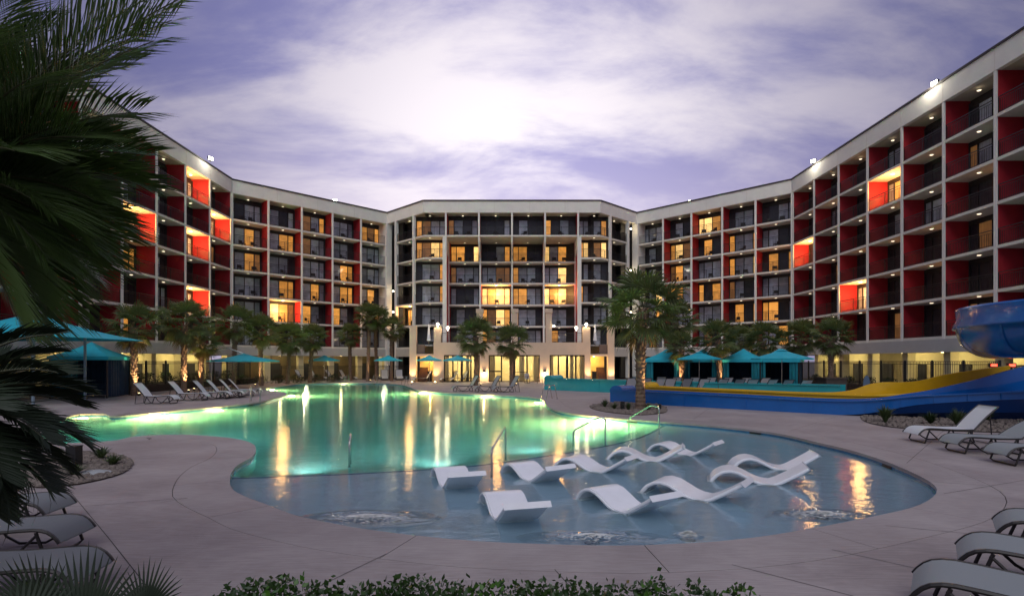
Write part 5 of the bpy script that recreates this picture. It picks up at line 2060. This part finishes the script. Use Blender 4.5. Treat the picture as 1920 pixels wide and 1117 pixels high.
def palm(X, Y, h, label, group, scale=1.0, var=0, r=0.17, z=0.0, up=None, ucol=(1.0, 0.62, 0.28)):
    o = empty('fan_palm', (X, Y, z), random.uniform(0, 6.28))
    o.rotation_euler.x, o.rotation_euler.y = random.uniform(-.05, .05), random.uniform(-.05, .05)
    hk = round(h * 2) / 2
    key = (hk, var % 2, r)
    if key not in TRUNKS:
        TRUNKS[key] = palm_trunk(hk, r, len(TRUNKS) + 1)
    t = put('trunk', TRUNKS[key], o)
    t.scale = (1, 1, h / hk)
    cm_, dm = CROWNS[var % 4]
    c = put('crown', cm_, o, (0, 0, h))
    c.scale = (scale,) * 3
    e = put('dead_leaves', dm, o, (0, 0, h))
    e.scale = (scale,) * 3
    tag(o, label, 'palm tree', group)
    if up:
        # ground spotlight shining up the trunk from the camera side
        dx_, dy_, pw = up
        s = empty('ground_spotlight', (X + dx_, Y + dy_, z))
        MB().box(-.06, .06, -.06, .06, 0, .18).build('housing', BLACK, s)
        MB().lathe([(0, .19), (.05, .19), (.055, .181)], 10).build('lens', LAMP_LIT, s)
        tilt = math.atan2(math.hypot(dx_, dy_), 2.6)
        v = Vector((-dx_, -dy_, 2.6)).normalized()
        lm = lamp('SPOT', pw, ucol, s, (0, 0, .24), .04, None, R(42), blend=.8)
        lm.rotation_euler = v.to_track_quat('-Z', 'Y').to_euler()
        s.rotation_euler = (0, 0, 0)
        tag(s, 'small spotlight lighting the ' + label, 'spotlight', 'ground spotlights')
    return o


GL, GF, GR = 'palms on the left', 'palms before the centre', 'palms on the right'
PALMS = [
    (250, 38.0, 612, 'leftmost fan palm, beside the dark blue cabana', GL, 1.0, 0, (.55, -.25, 1100)),
    (343, 42.0, 606, 'full fan palm lit orange behind the left chaises', GL, 1.1, 1, (.6, -.3, 1400)),
    (378, 45.0, 640, 'short fan palm leaning beside the full uplit one', GL, .85, 2, (-.2, -.7, 1200)),
    (437, 50.0, 606, 'fan palm rising over the wide teal umbrella', GL, 1.0, 3, None),
    (490, 53.0, 620, 'fan palm with lit trunk right of the wide teal umbrella', GL, 1.0, 0, (-.3, -.6, 900)),
    (539, 57.0, 634, 'fan palm at left, right of the lit-trunk one, before a dark wall', GL, 1.05, 1, None),
    (581, 60.0, 634, 'fan palm above the chaises at the far pool edge', GL, 1.0, 2, None),
    (657, 66.0, 628, 'small fan palm left of the tallest pair', GF, .85, 3, None),
    (690, 65.0, 592, 'tallest fan palm at the far pool edge, left of its pair', GF, 1.0, 0, (.4, -.5, 300)),
    (706, 67.0, 596, 'tall fan palm at the far pool edge, right of its pair', GF, .95, 1, None),
    (734, 66.0, 615, 'fan palm next to the left pavilion pillar', GF, .95, 2, None),
    (892, 54.0, 632, 'fan palm before the pavilion, left one', GF, 1.15, 3, (.5, -.4, 110)),
    (960, 54.5, 640, 'fan palm before the pavilion, right one', GF, 1.05, 0, (.4, -.4, 110)),
    (1268, 48.0, 602, 'fan palm behind the large palm at the slides', GR, 1.1, 1, None),
    (1276, 44.5, 650, 'short fan palm with lit trunk between first and second cabana', GR, .8, 2, (-.3, -.5, 900)),
    (1350, 44.0, 637, 'fan palm with lit trunk between the middle cabanas', GR, .95, 3, (.3, -.5, 900)),
    (1386, 50.0, 640, 'fan palm behind the third cabana', GR, .95, 0, None),
    (1430, 46.5, 637, 'fan palm with lit trunk by the fourth cabana', GR, .95, 1, (.0, -.55, 900)),
    (1496, 47.0, 634, 'fan palm left of the potted one at the iron fence', GR, 1.0, 2, None),
    (1558, 42.0, 632, 'fan palm in a dark square planter at the iron fence', GR, .9, 3, None),
]
for (c, d, yc, label, grp, sc, var, up) in PALMS:
    h = EYE + (HOR - yc) * d / FPX
    zb = 0.0
    palm(px(c, d), d, h - 0.1, label, grp, sc, var, .17, zb, up)
plt = empty('planter_box', (px(1558, 42.0), 42.0, 0))
MB().prism([(-.75, -.75), (.75, -.75), (.75, .75), (-.75, .75)], 0, 1.0).build('box', PLANTER, plt)
MB().box(-.82, .82, -.82, .82, 1.0, 1.1).build('rim', PLANTER, plt)
tag(plt, 'dark square planter holding a palm at the iron fence', 'planter')
# the big palm by the slides
bp_ = palm(px(1200, 26.9), 26.9, EYE + (HOR - 585) * 26.9 / FPX, 'largest fan palm, in the stone bed before the blue slide', GR, 1.12, 1, .21, 0, (.75, -.35, 700))

# ------------------------------------------------------------------ stone beds and planting
def bed(outline_px, label_soil, n, seed, smin=.02, smax=.055):
    rnd = random.Random(seed)
    ol = catmull([gp(*p).xy for p in outline_px], .25)
    if area2(ol) < 0:
        ol.reverse()
    b = MB().prism([(p.x, p.y) for p in ol], 0.001, 0.03)
    o = struct(b.build('stone_bed', SOIL))
    x0, x1 = min(p.x for p in ol), max(p.x for p in ol)
    y0, y1 = min(p.y for p in ol), max(p.y for p in ol)

    def inside(x, y):
        c = False
        for i in range(len(ol)):
            p, q = ol[i - 1], ol[i]
            if (p.y > y) != (q.y > y) and x < (q.x - p.x) * (y - p.y) / (q.y - p.y) + p.x:
                c = not c
        return c
    b = MB()
    k = 0
    for _ in range(n * 4):
        if k >= n:
            break
        x, y = rnd.uniform(x0, x1), rnd.uniform(y0, y1)
        if not inside(x, y):
            continue
        k += 1
        s = rnd.uniform(smin, smax)
        a0 = rnd.uniform(0, 6)
        lo = [(x + s * math.cos(a0 + j * 1.257) * rnd.uniform(.8, 1.3), y + s * math.sin(a0 + j * 1.257) * rnd.uniform(.7, 1.1), .03) for j in range(5)]
        hi = [(x + (p[0] - x) * .62, y + (p[1] - y) * .62, .03 + s * rnd.uniform(.5, .9)) for p in lo]
        b.add(lo + hi, [(5, 6, 7, 8, 9)] + [(j, (j + 1) % 5, 5 + (j + 1) % 5, 5 + j) for j in range(5)])
    g = b.build('gravel', ROCK, o)
    stuff(g)
    return inside, (x0, x1, y0, y1)


bed([(95, 858), (140, 849), (200, 851), (240, 862), (246, 876), (215, 893), (150, 908), (80, 915), (40, 905), (40, 870)], '', 2600, 1)
bed([(1106, 763), (1130, 757), (1180, 753), (1225, 757), (1250, 767), (1240, 775), (1195, 778), (1140, 773)], '', 1500, 2, .03, .08)
bed([(1614, 782), (1640, 776), (1720, 768), (1830, 765), (1960, 768), (2040, 790), (2000, 815), (1900, 812), (1780, 808), (1690, 803), (1640, 796)], '', 3600, 3, .025, .07)


def tuft(X, Y, h, n, spread, m, label, cat, group, seed, w=.02, z=0.03, name='grass_tuft'):
    rnd = random.Random(seed)
    o = empty(name, (X, Y, z))
    b = MB()
    for k in range(n):
        a = rnd.uniform(0, 2 * PI)
        L = h * rnd.uniform(.6, 1.1)
        out = spread * rnd.uniform(.15, 1.0)
        c, s = math.cos(a), math.sin(a)
        pts = []
        for t in (0, .35, .7, 1):
            rr = .03 + out * t ** 1.6
            pts.append(Vector((c * rr, s * rr, L * (t - .38 * t * t * out / max(spread, .01)))))
        q = Vector((-s, c, 0)) * w
        b.add([pts[0] - q, pts[0] + q, pts[1] - q, pts[1] + q, pts[2] - q * .7, pts[2] + q * .7, pts[3]], [(0, 1, 3, 2), (2, 3, 5, 4), (4, 5, 6)])
    b.build('blades', m, o)
    tag(o, label, cat, group)


for i, (x, y, h, t) in enumerate(((105, 868, .34, 'behind the lamp, left'), (190, 863, .34, 'right of the black lamp'), (212, 874, .28, 'at the right rim'), (140, 893, .26, 'in front of the black lamp'))):
    p = gp(x, y)
    tuft(p.x, p.y, h, 60, .30, GRASSM, 'green strap-leaf tuft in the left stone bed, ' + t, 'plant', 'tufts in the left stone bed', 40 + i)
for i, (x, y, h, t) in enumerate(((1134, 764, .5, 'left end'), (1152, 768, .35, 'beside the black lamp'), (1178, 770, .45, 'left of the palm trunk'), (1215, 770, .4, 'right of the palm trunk'))):
    p = gp(x, y)
    tuft(p.x, p.y, h, 70, .35, GRASSM, 'green tuft in the bed of the largest palm, ' + t, 'plant', 'tufts in the palm bed', 50 + i)
for i, (x, y, h, t) in enumerate(((1660, 793, .75, 'left, tallest'), (1745, 796, .5, 'middle'), (1795, 800, .7, 'behind the chaise foot'), (1850, 790, .5, 'behind the chaise'))):
    p = gp(x, y)
    tuft(p.x, p.y, h, 150, .45, GRASSM if i != 1 else SHRUB, 'grassy clump in the dark bed on the right, ' + t, 'plant', 'clumps in the right bed', 60 + i)


def shrub(X, Y, r, h, label, group, seed, m=None, n=900, z=0.0, leaf=.05):
    rnd = random.Random(seed)
    o = empty('shrub', (X, Y, z))
    b = MB()
    for k in range(n):
        a, e = rnd.uniform(0, 2 * PI), rnd.random() ** .6
        zz = rnd.random()
        rr = r * e * (1 - .5 * zz ** 2) * (1 + .35 * noise.noise(Vector((math.cos(a) * 2, math.sin(a) * 2, zz * 3 + seed))))
        p = Vector((rr * math.cos(a), rr * math.sin(a), h * zz * (1 + .2 * noise.noise(Vector((a, zz * 2, seed))))))
        d = Vector((rnd.gauss(0, 1), rnd.gauss(0, 1), rnd.gauss(.4, .8))).normalized()
        s = d.cross(Vector((0, 0, 1)))
        s = s.normalized() * leaf * .45 if s.length > .01 else Vector((leaf * .45, 0, 0))
        b.face([p, p + d * leaf * .9 + s, p + d * leaf * 2, p + d * leaf * .9 - s])
    b.build('foliage', m or SHRUB, o)
    st = MB()
    for k in range(5):
        a = k * 1.3
        st.tube([(0, 0, 0), (r * .4 * math.cos(a), r * .4 * math.sin(a), h * .7)], .02, 5)
    st.build('stems', TRUNK, o)
    tag(o, label, 'shrub', group)


for i in range(7):
    y = 40.5 + i * 2.4
    shrub(-27.7, y, .75, .85, '%s dark shrub from the near end under the left iron fence' % ORD[i], 'shrubs under the left fence', 70 + i, z=.5, n=500, leaf=.09)
for i in range(8):
    y = 33.5 + i * 2.5
    shrub(27.4, y, .6, .55, '%s low dark shrub from the near end along the right iron fence' % ORD[i], 'shrubs under the right fence', 80 + i, z=.5, n=420, leaf=.08)
for i in range(6):
    c = 455 + 34 * i
    d = 56 + i * 1.2
    shrub(px(c, d), d, .9, .85, '%s low shrub from the left below the palms by the left angled wing' % ORD[i], 'shrubs below the left palms', 90 + i, n=450, leaf=.09)

# bollard and spot fixtures in the beds
def bollard(x, y, h, w, label):
    p = gp(x, y)
    o = empty('bollard_lamp', (p.x, p.y, .02))
    MB().box(-w, w, -w, w, 0, h).build('housing', BLACK, o)
    MB().box(-w * 1.08, w * 1.08, -w * 1.08, w * 1.08, h + .001, h + .02).build('cap', BLACK, o)
    MB().box(-w * .5, w * .5, -w - .006, -w - .001, h * .45, h * .6).build('louvre', FRAMEM, o)
    tag(o, label, 'bollard', 'black lamp housings in the beds')


bollard(139, 877, .44, .105, 'black square bollard lamp in the left stone bed')
bollard(1167, 768, .36, .09, 'black square lamp housing in the bed of the largest palm')
bollard(1237, 769, .26, .06, 'small black lamp housing right of the largest palm')
p = gp(178, 889)
fs = MB().lathe([(0.0, .09), (.10, .085), (.20, .06), (.24, .03)], 16).build('flat_stone', mat('pale_flagstone', (0.34, .36, .36), .7, .15, 4), None, (p.x, p.y, 0))
for v in fs.data.vertices:
    v.co.x *= 1.5
tag(fs, 'pale flat stone lying in the left stone bed', 'stone')

# ------------------------------------------------------------------ hedge along the bottom
def hedge():
    rnd = random.Random(5)
    o = empty('hedge', (0, 3.2, 0))
    xa, xb = -1.86, 1.52
    def top(x):
        t = 0.852 + .05 * noise.noise(Vector((x * 2.3, 3, 0))) + .03 * noise.noise(Vector((x * 7, 1, 0)))
        if x > .95:
            t -= .06 * min(1, (x - .95) / .45) - .03 * math.sin(x * 22)
        return t
    for m, n, nm, yo in ((HEDGE, 15000, 'foliage', 0), (HEDGEB, 900, 'young_shoots', 1)):
        b = MB()
        for k in range(n):
            x = rnd.uniform(xa, xb)
            y = rnd.uniform(-.45, .55)
            tt = top(x)
            if yo:
                if noise.noise(Vector((x * 3.1, 8, 0))) < .18:
                    continue
                z = tt + rnd.uniform(-.02, .035)
                y = rnd.uniform(-.1, .5)
            else:
                z = tt - abs(rnd.gauss(0, .13)) + (.05 * rnd.random() if rnd.random() < .12 else 0)
            d = Vector((rnd.gauss(0, 1), rnd.gauss(-.1, 1), rnd.gauss(.55, .7))).normalized()
            s = d.cross(Vector((rnd.gauss(0, 1), rnd.gauss(0, 1), rnd.gauss(0, 1))))
            s = s.normalized() if s.length > .01 else Vector((1, 0, 0))
            L = rnd.uniform(.026, .05)
            s *= L * .34
            p = Vector((x, y, z))
            b.add([p, p + d * L * .55 + s, p + d * L * 1.15, p + d * L * .55 - s], [(0, 1, 2, 3)])
        stuff(b.build(nm, m, o))
    b = MB()
    for k in range(90):
        x = rnd.uniform(xa, xb)
        y = rnd.uniform(-.3, .45)
        h = top(x) + (rnd.uniform(.01, .06) if rnd.random() < .25 else -.03)
        b.tube([(x, y, .0), (x + rnd.uniform(-.04, .04), y, h * .7), (x + rnd.uniform(-.07, .07), y, h)], [.006, .004, .0018], 4)
    b.build('stems', TRUNK, o)
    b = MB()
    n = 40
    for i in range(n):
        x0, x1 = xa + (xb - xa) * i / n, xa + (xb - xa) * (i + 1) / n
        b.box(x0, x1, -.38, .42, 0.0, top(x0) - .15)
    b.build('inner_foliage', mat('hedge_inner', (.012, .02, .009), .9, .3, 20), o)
    tag(o, 'clipped small-leaved green hedge along the bottom edge', 'hedge')


hedge()

# ------------------------------------------------------------------ foreground palms at left
def feather(b, base, az, el, L, rnd, nleaf=64, leafL=.42, droop=.9, width=.017):
    """arching feather frond: rachis and two rows of leaflets"""
    n = 22
    pts = []
    p = Vector(base)
    e = el
    for i in range(n + 1):
        pts.append(p.copy())
        d = Vector((math.cos(az) * math.cos(e), math.sin(az) * math.cos(e), math.sin(e)))
        p = p + d * (L / n)
        e -= droop / n * (0.5 + 1.1 * i / n)
        az += rnd.uniform(-.012, .012)
    b.cur = 1
    b.tube(pts, [.016 * (1 - .85 * i / n) + .002 for i in range(n + 1)], 5)
    b.cur = 0
    vang = rnd.uniform(.25, .6)
    for k in range(nleaf):
        t = .10 + .90 * k / (nleaf - 1)
        f = t * n
        i = min(n - 1, int(f))
        q = pts[i].lerp(pts[i + 1], f - i)
        d = (pts[i + 1] - pts[i]).normalized()
        side = d.cross(Vector((0, 0, 1)))
        side = side.normalized() if side.length > .05 else Vector((1, 0, 0))
        up = side.cross(d)
        ll = leafL * (math.sin(PI * (.12 + .80 * t)) ** .6) * rnd.uniform(.85, 1.1)
        for sg in (-1, 1):
            fwd = .72 + .70 * t + rnd.uniform(-.12, .12)
            dr = (side * sg * math.cos(vang) + up * math.sin(vang) + d * fwd).normalized()
            w = d.cross(dr).cross(dr).normalized() * width
            m1 = q + dr * ll * .5
            dp = Vector((0, 0, -1)) * ll * rnd.uniform(.04, .20)
            tip = q + dr * ll + dp
            nn = w.cross(dr).normalized() * width * .5
            b.add([q, m1 - w + nn, m1 + dp * .18, m1 + w + nn, tip], [(0, 2, 1), (0, 3, 2), (1, 2, 4), (2, 3, 4)])


def feather_palm(X, Y, zc, L, fr, label, seed, m, leafL, trunk_r=.14, nleaf=64, width=.017):
    rnd = random.Random(seed)
    o = empty('feather_palm', (X, Y, 0))
    for (az, el, s, dp) in fr:
        b = MB()
        feather(b, (0.06 * math.cos(R(az)), .06 * math.sin(R(az)), zc), R(az), R(el), L * s, rnd, nleaf, leafL, dp, width)
        b.build('frond', [m, RACH], o)
    n = int(zc / .12)
    MB().tube([(.02 * math.sin(i), .02 * math.cos(i * 1.3), zc * i / n) for i in range(n + 1)], [trunk_r * (1.05 if i % 2 else .92) for i in range(n + 1)], 12).build('trunk', TRUNK, o)
    tag(o, label, 'palm tree', 'foreground palms')


rnd = random.Random(21)
fr = [(8, 47, 1.62, .26), (24, 58, 1.5, .3), (0, 40, 1.34, .32), (20, 52, 1.5, .34), (44, 56, 1.25, .4), (8, 32, 1.06, .45), (34, 30, .96, .5), (-4, 24, .86, .55),
      (20, 18, .88, .6), (48, 22, .98, .55), (8, 8, .76, .65), (32, 4, .78, .65), (-8, -2, .74, .7), (18, -10, .70, .65), (46, -10, .8, .65), (2, -22, .66, .6),
      (34, -28, .66, .5), (60, -18, .8, .55), (44, -50, .7, .3), (68, -38, .9, .45), (70, 40, 1.05, .5),
      (84, 8, 1.0, .6), (76, 62, 1.1, .5), (-20, 64, 1.05, .5), (-18, 38, .9, .55), (58, 76, 1.15, .5), (8, 78, 1.12, .5), (-24, 14, .8, .6), (88, -20, .95, .5),
      (62, 30, 1.0, .5), (66, 6, .95, .6), (95, 30, 1.0, .55), (92, 50, 1.05, .5), (56, 64, 1.1, .5), (104, 14, 1.0, .55), (80, 25, 1.0, .55), (100, -8, .9, .55), (30, -62, .8, .2), (70, -58, .9, .2)]
fr += [(rnd.uniform(110, 325), rnd.uniform(-35, 70), rnd.uniform(.85, 1.0), .7) for _ in range(8)]
feather_palm(-5.05, 4.9, 3.9, 1.66, fr, 'large dark feather palm filling the upper left corner', 22, FROND, .78, .16, 60, .0085)
fr = [(10, 40, 1, 1.0), (35, 30, 1, 1.0), (0, 12, 1, 1.0), (25, 5, 1.05, .9), (55, 20, 1, .9), (-15, 25, .9, .9), (15, -20, 1, .7), (45, -15, 1, .7), (70, 45, 1, .8), (-10, -10, .9, .8), (30, 60, 1, 1.0), (80, 5, 1, .9),
      (5, -42, .9, .5), (35, -45, .9, .5)]
feather_palm(-3.72, 3.45, 1.98, .86, fr, 'lower dark feather palm at the left edge beneath the large one', 23, FRONDD, .34, .09, 54, .012)


def strap_palm(X, Y, z, label, seed, leaves, m, L, w):
    rnd = random.Random(seed)
    o = empty('strap_palm', (X, Y, 0))
    b = MB()
    for k in range(leaves):
        az, el = rnd.uniform(-.6, 2.0), rnd.uniform(-.2, 1.2)
        p = Vector((0, 0, z))
        pts = []
        n = 7
        e = el
        ll = L * rnd.uniform(.6, 1.1)
        for i in range(n + 1):
            pts.append(p.copy())
            p = p + Vector((math.cos(az) * math.cos(e), math.sin(az) * math.cos(e), math.sin(e))) * ll / n
            e -= .34
        q = Vector((-math.sin(az), math.cos(az), 0)) * w
        for i in range(n):
            a, c = 1 - i / n * .9, 1 - (i + 1) / n * .95
            b.face([pts[i] - q * a, pts[i] + q * a, pts[i + 1] + q * c, pts[i + 1] - q * c])
    b.build('leaves', m, o)
    MB().tube([(0, 0, 0), (.02, 0, z * .5), (0, 0, z)], [.05, .04, .035], 8).build('stem', TRUNK, o)
    tag(o, label, 'plant', 'foreground plants')


strap_palm(-3.42, 3.6, 1.62, 'dark plant with arching strap leaves over the lower left chaises', 31, 46, FRONDD, .62, .014)


def palmetto(X, Y, z, label, seed, leaves):
    rnd = random.Random(seed)
    o = empty('palmetto', (X, Y, 0))
    b = MB()
    for (dx_, dy_, size, tiltx, spread, ns) in leaves:
        hub = Vector((dx_, dy_, z))
        b.cur = 1
        b.tube([(0, 0, .1), (dx_ * .6, dy_ * .6, z * .7), tuple(hub)], .012, 5)
        b.cur = 0
        for k in range(ns):
            a = -spread + 2 * spread * k / (ns - 1)
            L = size * (1 - .25 * abs(a) / spread) * rnd.uniform(.93, 1.05)
            dr = Vector((math.sin(a), tiltx * math.cos(a), math.cos(a))).normalized()
            un = Vector((0, -1, .2)).normalized()
            pw = un.cross(dr).normalized() * size * .028
            fo = un * size * .015
            m1 = hub + dr * L * .45
            m2 = hub + dr * L * .75
            tip = hub + dr * L + Vector((0, 0, -.03 * L * abs(a)))
            b.add([hub, m1 - pw, m1 + fo, m1 + pw, m2 - pw * .6, m2 + pw * .6, tip], [(0, 2, 1), (0, 3, 2), (1, 2, 4), (2, 5, 4), (2, 3, 5), (4, 5, 6)])
    b.build('fan_leaves', [FRONDD, RACH], o)
    tag(o, label, 'plant', 'foreground plants')


palmetto(-1.86, 2.45, 1.10, 'dark spiky fan palm leaf at the bottom left corner', 33, [(0, 0, .40, .15, 1.35, 30), (-.34, .2, .36, -.2, 1.4, 26), (.1, .25, .26, .3, 1.3, 22), (-.2, -.1, .34, .5, 1.3, 24)])
